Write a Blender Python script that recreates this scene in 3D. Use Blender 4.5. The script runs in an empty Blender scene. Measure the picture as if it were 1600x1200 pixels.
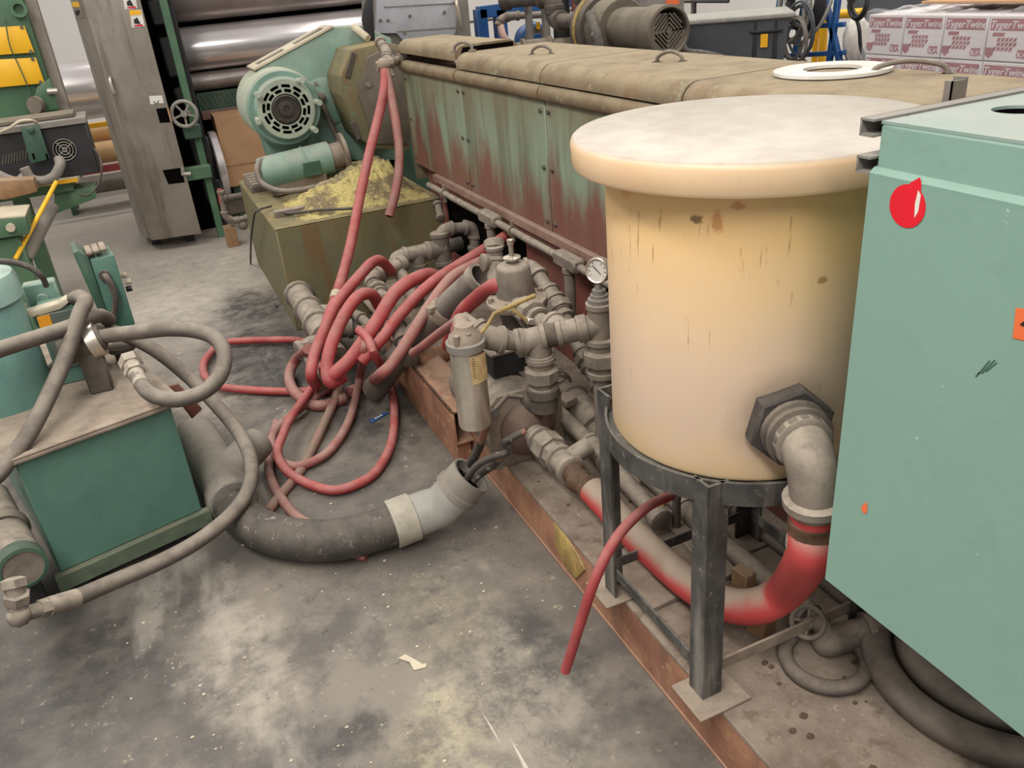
import bpy, bmesh, math, random
from mathutils import Vector, Matrix
random.seed(7)
C = bpy.context.scene.collection
PI = math.pi
R = math.radians

# ------------------------------------------------------------------ camera, world, light, exposure
F, ROLL, PITCH, YAW, CH = 1280.0, R(5.48), R(26.7), R(21.75), 1.6
CP = Vector((0, 0, CH))
_fw = Vector((math.sin(YAW)*math.cos(PITCH), math.cos(YAW)*math.cos(PITCH), -math.sin(PITCH)))
_rt = Vector((math.cos(YAW), -math.sin(YAW), 0))
_up = _rt.cross(_fw)
IX = _rt*math.cos(ROLL) - _up*math.sin(ROLL)
IY = -_up*math.cos(ROLL) - _rt*math.sin(ROLL)
cd = bpy.data.cameras.new('camera'); cam = bpy.data.objects.new('camera', cd); C.objects.link(cam)
cd.sensor_width = 36; cd.lens = F/1600*36; cd.clip_start = .02; cd.clip_end = 100
m3 = Matrix((IX, -IY, -_fw)).transposed()
cam.matrix_world = Matrix.Translation(CP) @ m3.to_4x4()
bpy.context.scene.camera = cam

def ray(u, v): return _fw*F + IX*(u-800) + IY*(v-600)
def _pl(u, v, ax, val):
    d = ray(u, v); return CP + d*((val-CP[ax])/d[ax])
def PX(u, v, x): return _pl(u, v, 0, x)
def PY(u, v, y): return _pl(u, v, 1, y)
def PZ(u, v, z): return _pl(u, v, 2, z)

w = bpy.data.worlds.new('world'); bpy.context.scene.world = w; w.use_nodes = True
w.node_tree.nodes['Background'].inputs[0].default_value = (1.0, .965, .92, 1)
w.node_tree.nodes['Background'].inputs[1].default_value = .46
vs = bpy.context.scene.view_settings
vs.view_transform = 'Standard'; vs.look = 'None'; vs.exposure = 0.14; vs.gamma = 1; vs.use_curve_mapping = False

def area(name, loc, sx, sy, power, col=(1, .96, .9)):
    l = bpy.data.lights.new(name, 'AREA'); l.shape = 'RECTANGLE'; l.size = sx; l.size_y = sy
    l.energy = power; l.color = col
    o = bpy.data.objects.new(name, l); o.location = loc; C.objects.link(o)
area('ceiling_lamp_near', (-1.0, -.9, 3.9), .6, 5, 215)
area('ceiling_lamp_aisle', (-1.6, 4.5, 3.9), .6, 5, 120)
area('ceiling_lamp_machine', (2.4, 3.6, 4.4), .5, 5, 70)
area('ceiling_lamp_far', (2.8, 9.5, 4.4), 6, .5, 140)
area('ceiling_lamp_store', (5.2, 4.0, 4.4), .5, 6, 120)

# ------------------------------------------------------------------ materials
def S(r, g, b):
    def f(c):
        c /= 255.0
        return c/12.92 if c <= .04045 else ((c+.055)/1.055)**2.4
    return (f(r), f(g), f(b), 1)

class N:
    def __init__(s, name):
        s.mat = bpy.data.materials.new(name); s.mat.use_nodes = True
        s.nt = s.mat.node_tree; s.b = s.nt.nodes['Principled BSDF']
        s.tc = s.nt.nodes.new('ShaderNodeTexCoord'); s.geo = s.nt.nodes.new('ShaderNodeNewGeometry')
        s.pos = s.geo.outputs['Position']
    def new(s, t): return s.nt.nodes.new(t)
    def put(s, sock, v):
        if hasattr(v, 'is_linked') or isinstance(v, bpy.types.NodeSocket): s.nt.links.new(v, sock)
        else: sock.default_value = v
    def noise(s, scale, detail=4, rough=.6, vec=None, stretch=None, seed=0):
        v = vec or s.pos
        if stretch or seed:
            mp = s.new('ShaderNodeMapping'); s.put(mp.inputs[0], v)
            mp.inputs['Scale'].default_value = stretch or (1, 1, 1); mp.inputs['Location'].default_value = (seed*3.7, seed*1.3, seed*2.1); v = mp.outputs[0]
        n = s.new('ShaderNodeTexNoise'); s.put(n.inputs['Vector'], v)
        n.inputs['Scale'].default_value = scale; n.inputs['Detail'].default_value = detail; n.inputs['Roughness'].default_value = rough
        return n.outputs['Fac']
    def step(s, x, a, b, lo=0., hi=1.):
        n = s.new('ShaderNodeMapRange'); n.interpolation_type = 'SMOOTHSTEP'
        s.put(n.inputs[0], x); n.inputs[1].default_value = a; n.inputs[2].default_value = b
        n.inputs[3].default_value = lo; n.inputs[4].default_value = hi
        return n.outputs[0]
    def op(s, o, a, b=0.):
        n = s.new('ShaderNodeMath'); n.operation = o; s.put(n.inputs[0], a); s.put(n.inputs[1], b); return n.outputs[0]
    def mix(s, f, a, b):
        n = s.new('ShaderNodeMix'); n.data_type = 'RGBA'; s.put(n.inputs[0], f); s.put(n.inputs[6], a); s.put(n.inputs[7], b); return n.outputs[2]
    def xyz(s, vec=None):
        n = s.new('ShaderNodeSeparateXYZ'); s.put(n.inputs[0], vec or s.pos); return n.outputs
    def blob(s, c, r, warp=0., scale=(1, 1, 1), wscale=6, soft=.5):
        """1 inside a ragged patch about c of radius r"""
        a = s.new('ShaderNodeVectorMath'); a.operation = 'SUBTRACT'; s.put(a.inputs[0], s.pos); a.inputs[1].default_value = c
        b = s.new('ShaderNodeVectorMath'); b.operation = 'MULTIPLY'; s.put(b.inputs[0], a.outputs[0]); b.inputs[1].default_value = scale
        l = s.new('ShaderNodeVectorMath'); l.operation = 'LENGTH'; s.put(l.inputs[0], b.outputs[0])
        d = l.outputs['Value']
        if warp:
            nz = s.noise(wscale, 5, .65)
            d = s.op('ADD', d, s.op('MULTIPLY', s.op('SUBTRACT', nz, .5), warp))
        return s.step(d, r, r*(1-soft), 0, 1)
    def bump(s, h, strength=.3, dist=.01):
        n = s.new('ShaderNodeBump'); s.put(n.inputs['Height'], h); n.inputs['Strength'].default_value = strength; n.inputs['Distance'].default_value = dist
        s.nt.links.new(n.outputs[0], s.b.inputs['Normal'])
    def done(s, col, rough=.6, metal=0.):
        s.put(s.b.inputs['Base Color'], col); s.put(s.b.inputs['Roughness'], rough); s.put(s.b.inputs['Metallic'], metal)
        return s.mat

DUST = S(150, 139, 126)
def M(name, c1, c2=None, scale=9, rough=.6, metal=0., dust=.5, dustc=None, bump=.15, chips=None, chipamt=.0, drip=None, grain=.25, chipscale=None):
    """painted or bare surface, two tones broken by noise, settled dust on its upper sides, chipped spots"""
    n = N(name); c2 = c2 or tuple(x*.72 for x in c1[:3])+(1,)
    nz = n.noise(scale, 5, .6)
    col = n.mix(n.step(nz, .35, .65), c1, c2)
    fine = n.noise(scale*9, 4, .7, seed=1)
    if grain:
        col = n.mix(n.step(fine, .52, .72, 0, grain), col, tuple(x*.42 for x in c1[:3])+(1,))
    if drip:
        d = n.noise(14, 4, .6, stretch=(1, 1, .12), seed=2)
        col = n.mix(n.step(d, .5, .7, 0, .8), col, drip)
    if chips:
        col = n.mix(n.step(n.noise(chipscale or scale*3.3, 6, .75, seed=3), .66-chipamt, .7-chipamt), col, chips)
    if dust:
        up = n.xyz(n.geo.outputs['Normal'])[2]
        f = n.op('MULTIPLY', n.step(up, -.25, .85), n.step(n.noise(scale*1.7, 6, .7, seed=4), .32, .62, .3, 1.))
        f = n.op('MULTIPLY', f, dust)
        col = n.mix(f, col, dustc or DUST)
        f2 = n.op('ADD', n.op('MULTIPLY', f, .35), rough)
        rr = n.op('MINIMUM', f2, .95)
        mm = n.op('MULTIPLY', n.op('SUBTRACT', 1., f), metal) if metal else 0.
    else: rr, mm = rough, metal
    if bump: n.bump(fine, bump*1.6, .004)
    return n.done(col, rr, mm)

GREY = S(128, 118, 107)
m_pipe = M('dusty_pipe', S(126, 115, 104), S(102, 93, 84), 14, .75, 0, .8, S(170, 158, 143))
m_pipe_dark = M('dark_dusty_pipe', S(92, 83, 75), S(68, 61, 56), 12, .75, 0, .65, S(140, 128, 115))
m_hose_red = M('red_rubber', S(172, 62, 64), S(146, 52, 54), 7, .55, 0, .6, S(176, 130, 122), .08)
m_hose_red_old = M('dusty_red_rubber', S(156, 84, 80), S(128, 74, 70), 6, .65, 0, .7, S(168, 142, 130), .1)
m_hose_grey = M('dusty_grey_rubber', S(98, 88, 80), S(80, 73, 67), 6, .7, 0, .8, S(152, 142, 130), .05)
m_hose_black = M('black_rubber', S(52, 48, 45), S(68, 62, 57), 9, .65, 0, .5, S(124, 116, 106), .2, chips=S(150, 142, 128), chipamt=.06)
m_teal = M('teal_paint', S(84, 124, 110), S(76, 114, 102), 4, .42, 0, .25, S(150, 146, 134), .04, chips=S(60, 78, 72), chipamt=-.02)
m_teal_pale = M('pale_teal_paint', S(124, 158, 144), S(108, 140, 128), 5, .5, 0, .65, S(168, 160, 144), .08, chips=S(110, 96, 78), chipamt=.0)
m_cab = M('cabinet_paint', S(126, 158, 145), S(121, 153, 140), 2, .36, 0, .15, S(160, 166, 156), .12, chips=S(186, 204, 194), chipamt=-.022, grain=.08, chipscale=34)
m_cab_top = M('dusty_cabinet_paint', S(124, 152, 142), S(146, 158, 150), 5, .45, 0, .7, S(160, 160, 153), .05)
m_green = M('machine_green', S(82, 118, 88), S(70, 104, 78), 5, .5, 0, .3, S(150, 150, 132), .05)
m_green_dk = M('dark_green_paint', S(58, 92, 74), S(48, 78, 64), 6, .5, 0, .35, S(130, 126, 112), .05)
m_grey_steel = M('grey_steel', S(140, 135, 128), S(118, 113, 107), 4, .5, .15, .3, S(150, 142, 130), .04)
m_steel_col = M('stained_stainless', S(150, 142, 131), S(132, 124, 114), 3, .4, .25, .0, None, .03, drip=S(112, 101, 89))
m_chrome = M('polished_chrome', S(232, 226, 226), S(222, 214, 214), 3, .22, .65, 0, None, 0, grain=0)
m_chrome_dull = M('worn_chrome', S(176, 164, 160), S(150, 138, 134), 3, .35, .5, 0, None, 0, grain=0)
m_steel = M('brushed_stainless', S(214, 206, 194), S(190, 181, 168), 10, .3, .7, .08, S(160, 148, 132), .02, drip=S(178, 158, 138), grain=.1)
m_black = M('black_enamel', S(38, 38, 40), S(28, 28, 30), 8, .5, 0, .25, S(110, 104, 98), .05)
m_void = M('dark_interior', S(12, 11, 10), S(8, 7, 7), 5, .95, 0, 0, None, 0, grain=0)
m_void.node_tree.nodes['Principled BSDF'].inputs['Specular IOR Level'].default_value = .05
m_stand = M('worn_black_steel', S(78, 76, 73), S(50, 49, 48), 11, .55, .1, .45, S(140, 134, 124), .15, chips=S(112, 107, 100), chipamt=.07, drip=S(136, 131, 124))
m_plate = M('dusty_steel_plate', S(140, 126, 112), S(112, 98, 86), 9, .75, 0, .8, S(164, 150, 134), .15)
m_beam = M('rusty_red_beam', S(164, 118, 90), S(134, 88, 68), 6, .8, 0, .55, S(160, 144, 126), .3, chips=S(172, 132, 88), chipamt=.07, drip=S(118, 80, 64))
m_frame_red = M('red_brown_frame', S(124, 66, 56), S(96, 54, 46), 6, .75, 0, .4, S(146, 124, 108), .15, drip=S(88, 66, 54))
m_ledge = M('dusty_red_ledge', S(146, 116, 102), S(124, 92, 80), 8, .8, 0, .75, S(160, 140, 122), .15)
m_cover = M('dusty_tan_cover', S(128, 110, 84), S(106, 92, 70), 5, .7, 0, .8, S(160, 145, 118), .25, chips=S(140, 142, 120), chipamt=.075, drip=S(116, 84, 54))
m_olive = M('olive_powdered_paint', S(114, 104, 72), S(100, 102, 78), 4, .7, 0, .7, S(150, 134, 98), .15, drip=S(112, 84, 50), chips=S(98, 128, 104), chipamt=.03)
def powder_mat():
    n = N('crumbly_yellow_powder'); a = n.noise(5.5, 5, .65, seed=3); b = n.noise(34, 5, .75); c = n.noise(80, 3, .7, seed=2)
    col = n.mix(n.step(a, .42, .56), S(128, 114, 86), S(196, 180, 116))
    col = n.mix(n.step(b, .5, .66, 0, .8), col, S(112, 98, 72))
    col = n.mix(n.step(c, .58, .66, 0, .7), col, S(222, 208, 140))
    n.bump(b, 1., .012)
    return n.done(col, .95)
m_sulfur = powder_mat()
m_wood = M('dusty_timber', S(152, 118, 84), S(124, 94, 66), 8, .85, 0, .5, S(150, 138, 122), .15)
m_white = M('white_enamel', S(226, 222, 214), S(206, 200, 190), 6, .4, 0, .1, DUST, .03, grain=0)
m_cream = M('cream_board', S(206, 196, 172), S(182, 170, 148), 5, .6, 0, .2, DUST, .03, grain=0)
m_yellow = M('yellow_paint', S(243, 186, 36), S(232, 172, 26), 3, .4, 0, 0, None, .02, grain=0)
m_yellow_worn = M('worn_yellow_paint', S(182, 154, 84), S(142, 116, 68), 22, .6, 0, .45, S(160, 146, 118), .15, chips=S(116, 82, 60), chipamt=.08)
m_orange = M('orange_sticker', S(226, 112, 62), S(214, 100, 54), 5, .5, 0, 0, None, 0, grain=0)
m_amber = M('amber_label', S(232, 158, 38), S(220, 146, 30), 5, .5, 0, 0, None, 0, grain=0)
m_red = M('red_sticker', S(216, 26, 44), S(206, 20, 38), 5, .35, 0, 0, None, 0, grain=0)
m_paper = M('worn_paper_label', S(212, 186, 138), S(186, 156, 110), 30, .7, 0, 0, None, .05)
m_blue = M('blue_paint', S(30, 88, 150), S(24, 74, 132), 4, .45, 0, .1, DUST, .02)
m_brown = M('brown_cardboard', S(188, 148, 112), S(176, 136, 100), 4, .8, 0, 0, None, .03, grain=0)
m_kraft = M('kraft_paper', S(208, 170, 120), S(196, 156, 108), 4, .6, 0, 0, None, .03, grain=0)
m_tote = M('grey_plastic_tote', S(82, 86, 92), S(74, 78, 84), 5, .5, 0, .15, S(140, 140, 140), .02)
m_pvc = M('grey_plastic_pipe', S(158, 157, 150), S(140, 139, 132), 8, .45, 0, .3, S(178, 172, 160), .05, chips=S(206, 204, 192), chipamt=.03)
m_pvc_dusty = M('dusty_grey_plastic', S(134, 128, 120), S(116, 110, 102), 6, .7, 0, .6, S(158, 148, 136), .05)
m_motor = M('dusty_motor_paint', S(108, 99, 87), S(88, 80, 70), 6, .7, 0, .6, S(142, 132, 114), .1)
m_rail = M('olive_teal_paint', S(92, 108, 88), S(76, 90, 74), 9, .6, 0, .4, S(140, 130, 108), .1, chips=S(110, 86, 62), chipamt=.02)
m_motor_pale = M('dusty_pale_green', S(168, 178, 160), S(150, 162, 146), 7, .6, 0, .6, S(176, 168, 150), .06)
m_hub = M('dusty_black_hub', S(62, 56, 50), S(44, 40, 37), 14, .6, 0, .2, DUST, .2)
m_copper = M('bare_copper', S(158, 112, 88), S(134, 96, 78), 20, .5, .3, .3, DUST, .1)
m_rust = M('flaking_rust', S(112, 78, 52), S(84, 58, 40), 30, .95, 0, .3, DUST, .9)
m_pink = M('pale_pink_plastic', S(214, 176, 164), S(196, 158, 148), 8, .5, 0, .2, DUST, .02)
m_boxwhite = M('white_carton', S(222, 216, 216), S(212, 206, 206), 3, .6, 0, 0, None, .02, grain=0)
m_boxred = M('maroon_print', S(152, 58, 78), S(142, 52, 70), 3, .6, 0, 0, None, 0, grain=0)
m_ink = M('black_ink', S(30, 28, 30), None, 5, .6, 0, 0, None, 0, grain=0)
m_film = None
def film():
    n = N('stretch_film'); n.put(n.b.inputs['Transmission Weight'], 0.)
    n.b.inputs['Alpha'].default_value = .22; n.bump(n.noise(18, 3, .5, stretch=(1, .25, 2)), .5, .01)
    return n.done(S(236, 234, 236), .18)
m_film = film()

def floor_mat():
    n = N('stained_concrete')
    a = n.noise(.9, 7, .62); b = n.noise(3.2, 7, .68, seed=2); c = n.noise(40, 4, .7, seed=3); s = n.noise(2.2, 5, .6, stretch=(1.6, .45, 1), seed=5)
    col = n.mix(n.step(a, .38, .6), S(92, 87, 81), S(128, 120, 110))
    col = n.mix(n.step(b, .46, .62, 0, .75), col, S(84, 80, 77))
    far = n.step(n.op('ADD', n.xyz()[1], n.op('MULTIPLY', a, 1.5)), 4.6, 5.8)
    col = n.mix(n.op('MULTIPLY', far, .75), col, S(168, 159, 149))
    brk = n.step(n.noise(11, 8, .75, seed=11), .36, .62, .1, 1.)
    # pale scuffed and spilled areas, oily dark patches: marks with places of their own
    for c0, r, sc, warp, k, cc in (
        (PZ(380, 1030, 0), .20, (1, .55, 1), .45, .55, S(178, 168, 154)),
        (PZ(800, 1090, 0), .27, (1, .7, 1), .45, .6, S(172, 163, 148)),
        (PZ(690, 960, 0), .22, (1, .8, 1), .4, .5, S(158, 148, 126)),
        (PZ(690, 1150, 0), .16, (1, 1, 1), .35, .7, S(176, 166, 138)),
        (PZ(300, 440, 0), .75, (1, .6, 1), .7, .8, S(184, 175, 163)),
        (PZ(330, 610, 0), .30, (1.3, .7, 1), .4, .8, S(178, 168, 156)),
        (PZ(620, 700, 0), .35, (1.2, .7, 1), .4, .5, S(136, 126, 112)),
        (PZ(760, 860, 0), .22, (1, .8, 1), .3, .45, S(140, 130, 118))):
        col = n.mix(n.op('MULTIPLY', n.op('MULTIPLY', n.blob(c0, r, warp, sc, 5, .75), brk), k), col, cc)
    dark = None
    for c0, r, sc, warp, k in (
        (PZ(120, 1060, 0), .30, (.8, .8, 1), .4, .8), (PZ(560, 1150, 0), .10, (.8, 1, 1), .25, .85), (PZ(480, 1180, 0), .16, (1, 1, 1), .25, .8),
        (PZ(400, 480, 0), .3, (1, .6, 1), .3, .9), (PZ(410, 560, 0), .42, (1.2, .55, 1), .35, 1.), (PZ(590, 630, 0), .36, (1, .6, 1), .3, .8),
        (PZ(860, 1010, 0), .12, (1.3, .5, 1), .25, .7), (PZ(740, 800, 0), .12, (1, .6, 1), .25, .5), (PZ(250, 960, 0), .2, (.7, 1, 1), .3, .6), (PZ(1080, 1180, 0), .12, (1.5, .5, 1), .2, .6)):
        f = n.op('MULTIPLY', n.op('MULTIPLY', n.blob(c0, r, warp, sc, 6, .6), n.step(brk, .1, 1., 1., .55)), k)
        dark = f if dark is None else n.op('MAXIMUM', dark, f)
    col = n.mix(dark, col, S(58, 56, 55))
    col = n.mix(n.step(s, .60, .70, 0, .4), col, S(180, 172, 160))
    col = n.mix(n.step(n.noise(26, 6, .8, seed=8), .60, .70, 0, .55), col, S(196, 186, 160))
    col = n.mix(n.step(n.noise(19, 6, .8, seed=9), .58, .68, 0, .6), col, S(62, 58, 55))
    scr = n.noise(30, 3, .5, stretch=(1.0, .06, 1), seed=6)
    col = n.mix(n.op('MULTIPLY', n.step(scr, .64, .7), n.blob(PZ(830, 1090, 0), .25, .2, (1, .7, 1), 5, .6)), col, S(214, 206, 190))
    n.bump(n.op('ADD', n.op('MULTIPLY', b, .6), c), .25, .006)
    r = n.op('SUBTRACT', n.step(b, .3, .7, .48, .85), n.op('MULTIPLY', dark, .12))
    return n.done(col, r)
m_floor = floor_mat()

def deck_mat():
    n = N('dusty_deck_plate')
    a = n.noise(4, 6, .65); b = n.noise(22, 6, .7, seed=2)
    col = n.mix(n.step(a, .35, .65), S(150, 136, 122), S(112, 98, 86))
    col = n.mix(n.step(b, .52, .66, 0, .6), col, S(96, 78, 62))
    col = n.mix(n.step(n.noise(60, 3, .7, seed=4), .62, .7, 0, .5), col, S(180, 166, 148))
    n.bump(b, .5, .008)
    return n.done(col, .85)
m_deck = deck_mat()

def panel_mat():
    n = N('streaked_teal_panel'); z = n.xyz()[2]
    st = n.noise(9, 5, .6, stretch=(1, 1, .13), seed=1); st2 = n.noise(5, 5, .6, stretch=(1, 1, .25), seed=2); nz = n.noise(7, 5, .65)
    col = n.mix(n.step(st, .42, .6), S(134, 150, 130), S(110, 122, 104))
    top = n.step(n.op('ADD', z, n.op('MULTIPLY', n.op('SUBTRACT', st, .5), .5)), .9, 1.2)
    col = n.mix(n.op('MULTIPLY', top, .65), col, S(122, 108, 82))
    lo = n.step(n.op('ADD', z, n.op('MULTIPLY', n.op('SUBTRACT', st2, .5), 1.1)), 1.0, .74)
    col = n.mix(n.op('MULTIPLY', lo, .85), col, S(118, 62, 54))
    col = n.mix(n.step(nz, .58, .72, 0, .5), col, S(104, 84, 66))
    col = n.mix(n.step(n.noise(45, 3, .7, seed=5), .66, .7, 0, .4), col, S(190, 176, 150))
    n.bump(nz, .1, .004)
    return n.done(col, .42)
m_panel = panel_mat()

def tank_mat(name, lid=False):
    n = N(name); z = n.xyz()[2]
    a = n.noise(4.5, 3, .5); b = n.noise(16, 4, .6, seed=2)
    if lid:
        col = n.mix(n.step(a, .35, .65), S(222, 192, 156), S(216, 182, 144))
        up = n.xyz(n.geo.outputs['Normal'])[2]
        col = n.mix(n.step(up, .3, .95), col, n.mix(n.step(b, .35, .65), S(184, 175, 162), S(172, 162, 149)))
        col = n.mix(n.step(n.noise(26, 5, .7, stretch=(.5, 1.6, 1), seed=4), .62, .7, 0, .4), col, S(176, 156, 132))
    else:
        col = n.mix(n.step(a, .35, .65), S(234, 202, 162), S(236, 206, 170))
        col = n.mix(n.step(n.op('ADD', z, n.op('MULTIPLY', a, .4)), 1.2, 1.42, 0, .8), col, S(234, 194, 130))
        col = n.mix(n.step(n.op('ADD', z, n.op('MULTIPLY', b, .2)), 1.16, .98, 0, .7), col, S(226, 200, 180))
        col = n.mix(n.step(n.op('ADD', z, n.op('MULTIPLY', b, .2)), .94, .80, 0, .6), col, S(234, 202, 144))
        dr = n.noise(110, 3, .6, stretch=(1, 1, .07), seed=3); br = n.noise(12, 4, .6, seed=7)
        col = n.mix(n.op('MULTIPLY', n.blob((.908, .988, .846), .125, .06, (1, 1, 1), 14, .6), .45), col, S(120, 104, 88))
        col = n.mix(n.op('MULTIPLY', n.step(dr, .63, .70, 0, .6), n.step(br, .47, .6)), col, S(150, 98, 66))
    for q, r, sc, cc in ((PX(1152, 322, .825), .016, (1, 1, 1.8), S(196, 132, 76)), (PX(1120, 348, .805), .017, (1.3, 1.3, .8), S(196, 132, 76)), (PX(1087, 342, .785), .012, (1, 1, 1), S(74, 44, 30)),
                         (PX(1285, 437, .955), .015, (1.2, 1.2, 1.8), S(166, 114, 66)), (PX(985, 290, .75), .03, (1, 1, 1), S(214, 156, 96))):
        col = n.mix(n.op('MULTIPLY', n.blob(q, r, .026, sc, 70, .5), .75), col, cc)
    n.b.inputs['Subsurface Weight'].default_value = .12; n.b.inputs['Subsurface Radius'].default_value = (1, .6, .3); n.b.inputs['Subsurface Scale'].default_value = .03
    n.bump(b, .06, .004)
    return n.done(col, .42)
m_tank = tank_mat('yellowed_polyethylene'); m_lid = tank_mat('pale_polyethylene', True)

def hose_half():   # wide red hose with a thick bed of grey dust along its top
    n = N('red_hose_under_dust'); up = n.xyz(n.geo.outputs['Normal'])[2]; y = n.xyz()[1]
    f = n.step(n.op('ADD', up, n.op('MULTIPLY', n.op('SUBTRACT', n.noise(14, 4, .6), .5), .5)), .05, .85)
    col = n.mix(n.noise(10), S(188, 68, 66), S(164, 56, 56))
    col = n.mix(n.op('MULTIPLY', f, .96), col, S(152, 138, 122))
    return n.done(col, .7)
m_hose_wide = hose_half()
def wall_mat():
    n = N('white_wall_paint'); return n.done(n.mix(n.noise(1.2, 3), S(232, 229, 226), S(222, 219, 216)), .8)
m_wall = wall_mat()

# ------------------------------------------------------------------ mesh helpers
def V(*a): return Vector(a[0]) if len(a) == 1 else Vector(a)
def frame(d):
    d = V(d).normalized(); a = Vector((0, 0, 1)) if abs(d.z) < .9 else Vector((1, 0, 0))
    u = d.cross(a).normalized(); return u, u.cross(d).normalized() * -1, d
def catmull(p, k=8, closed=False):
    p = [V(q) for q in p]; n = len(p); out = []
    for i in range(n if closed else n-1):
        if closed: a, b, c, d = p[i-1], p[i], p[(i+1) % n], p[(i+2) % n]
        else: a, b, c, d = p[max(i-1, 0)], p[i], p[i+1], p[min(i+2, n-1)]
        for j in range(k):
            t = j/k
            out.append(.5*((2*b)+(c-a)*t+(2*a-5*b+4*c-d)*t*t+(3*b-a-3*c+d)*t**3))
    if not closed: out.append(p[-1])
    return out

class MB:
    def __init__(s): s.bm = bmesh.new()
    def box(s, c, size, rz=0., bev=0., rot=None, seg=1):
        mt = Matrix.Translation(V(c)) @ (rot.to_4x4() if rot is not None else Matrix.Rotation(rz, 4, 'Z')) @ Matrix.Diagonal((*size, 1))
        r = bmesh.ops.create_cube(s.bm, size=1, matrix=mt)
        if bev:
            es = list({e for v in r['verts'] for e in v.link_edges})
            bmesh.ops.bevel(s.bm, geom=es, offset=bev, segments=seg, profile=.5, affect='EDGES')
        return s
    def box2(s, a, b, bev=0.):
        a, b = V(a), V(b); d = b-a
        return s.box((a+b)/2, (abs(d.x), abs(d.y), abs(d.z)), 0, bev)
    def bar(s, a, b, w, h, bev=0., up=(0, 0, 1)):
        a, b = V(a), V(b); d = (b-a); L = d.length; d.normalize()
        u = d.cross(V(up)).normalized(); n = u.cross(d)
        return s.box((a+b)/2, (w, L, h), 0, bev, Matrix((u, d, n)).transposed())
    def ring_loft(s, rings, closed=False, caps=True):
        vs = [[s.bm.verts.new(q) for q in r] for r in rings]; n = len(vs[0])
        for i in range(len(vs) if closed else len(vs)-1):
            a, b = vs[i], vs[(i+1) % len(vs)]
            for j in range(n): s.bm.faces.new((a[j], a[(j+1) % n], b[(j+1) % n], b[j]))
        if caps and not closed:
            s.bm.faces.new(list(reversed(vs[0]))); s.bm.faces.new(vs[-1])
        return s
    def tube(s, pts, r, seg=10, closed=False, caps=True):
        pts = [V(p) for p in pts]; n = len(pts); rings = []
        tg = [((pts[(i+1) % n]-pts[i-1]) if closed or 0 < i < n-1 else (pts[1]-pts[0] if i == 0 else pts[-1]-pts[-2])).normalized() for i in range(n)]
        u = frame(tg[0])[0]
        for i in range(n):
            u = (u - tg[i]*u.dot(tg[i])).normalized(); v = tg[i].cross(u)
            rr = r(i/(n-1)) if callable(r) else (r[i] if isinstance(r, (list, tuple)) else r)
            rings.append([pts[i]+(u*math.cos(2*PI*k/seg)+v*math.sin(2*PI*k/seg))*rr for k in range(seg)])
        return s.ring_loft(rings, closed, caps)
    def lathe(s, prof, p0, axis, seg=24, caps=True, phase=0.):
        u, v, d = frame(axis); p0 = V(p0); v = d.cross(u)
        rings = [[p0+d*h+(u*math.cos(2*PI*k/seg+phase)+v*math.sin(2*PI*k/seg+phase))*max(r, 1e-4) for k in range(seg)] for r, h in prof]
        return s.ring_loft(rings, False, caps)
    def cyl(s, a, b, r, seg=16, bev=0.):
        a, b = V(a), V(b); L = (b-a).length
        prof = [(r, 0), (r, L)] if not bev else [(r-bev, 0), (r, bev), (r, L-bev), (r-bev, L)]
        return s.lathe(prof, a, b-a, seg)
    def hexn(s, a, b, r): return s.cyl(a, b, r, 6)
    def torus(s, c, axis, RR, r, seg=28, ts=8, a0=0., a1=2*PI):
        u, v, d = frame(axis); v = d.cross(u); full = abs(a1-a0-2*PI) < 1e-6; k = seg if full else seg+1
        return s.tube([V(c)+(u*math.cos(a0+(a1-a0)*i/seg)+v*math.sin(a0+(a1-a0)*i/seg))*RR for i in range(k)], r, ts, full)
    def prism(s, pts, ext, bev=0.):
        pts = [V(p) for p in pts]; ext = V(ext)
        vs = [s.bm.verts.new(p) for p in pts]; f = s.bm.faces.new(vs)
        r = bmesh.ops.extrude_face_region(s.bm, geom=[f]); nv = [e for e in r['geom'] if isinstance(e, bmesh.types.BMVert)]
        bmesh.ops.translate(s.bm, vec=ext, verts=nv)
        if bev:
            es = list({e for v in vs+nv for e in v.link_edges}); bmesh.ops.bevel(s.bm, geom=es, offset=bev, segments=2, profile=.5, affect='EDGES')
        return s
    def holed(s, outer, holes, ext):
        es = []
        for loop in [outer]+holes:
            vs = [s.bm.verts.new(V(p)) for p in loop]
            es += [s.bm.edges.new((vs[i], vs[(i+1) % len(vs)])) for i in range(len(vs))]
        r = bmesh.ops.triangle_fill(s.bm, edges=es, use_beauty=True); fs = [g for g in r['geom'] if isinstance(g, bmesh.types.BMFace)]
        r = bmesh.ops.extrude_face_region(s.bm, geom=fs); bmesh.ops.translate(s.bm, vec=V(ext), verts=[g for g in r['geom'] if isinstance(g, bmesh.types.BMVert)])
        return s
    def ball(s, c, r, sub=2, sc=(1, 1, 1)):
        bmesh.ops.create_icosphere(s.bm, subdivisions=sub, radius=1, matrix=Matrix.Translation(V(c)) @ Matrix.Diagonal((r*sc[0], r*sc[1], r*sc[2], 1))); return s
    def build(s, name, mat, parent=None, ang=40):
        bmesh.ops.recalc_face_normals(s.bm, faces=s.bm.faces)
        me = bpy.data.meshes.new(name)
        o = bpy.data.objects.new(name, me)
        if parent is not None:
            r = parent
            while r.parent: r = r.parent
            o.parent = parent
            s.bm.transform((Matrix.Translation(r.location) @ r.rotation_euler.to_matrix().to_4x4()).inverted())
        s.bm.to_mesh(me); s.bm.free()
        me.polygons.foreach_set('use_smooth', [True]*len(me.polygons)); me.set_sharp_from_angle(angle=R(ang))
        me.materials.append(mat); C.objects.link(o)
        return o

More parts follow.
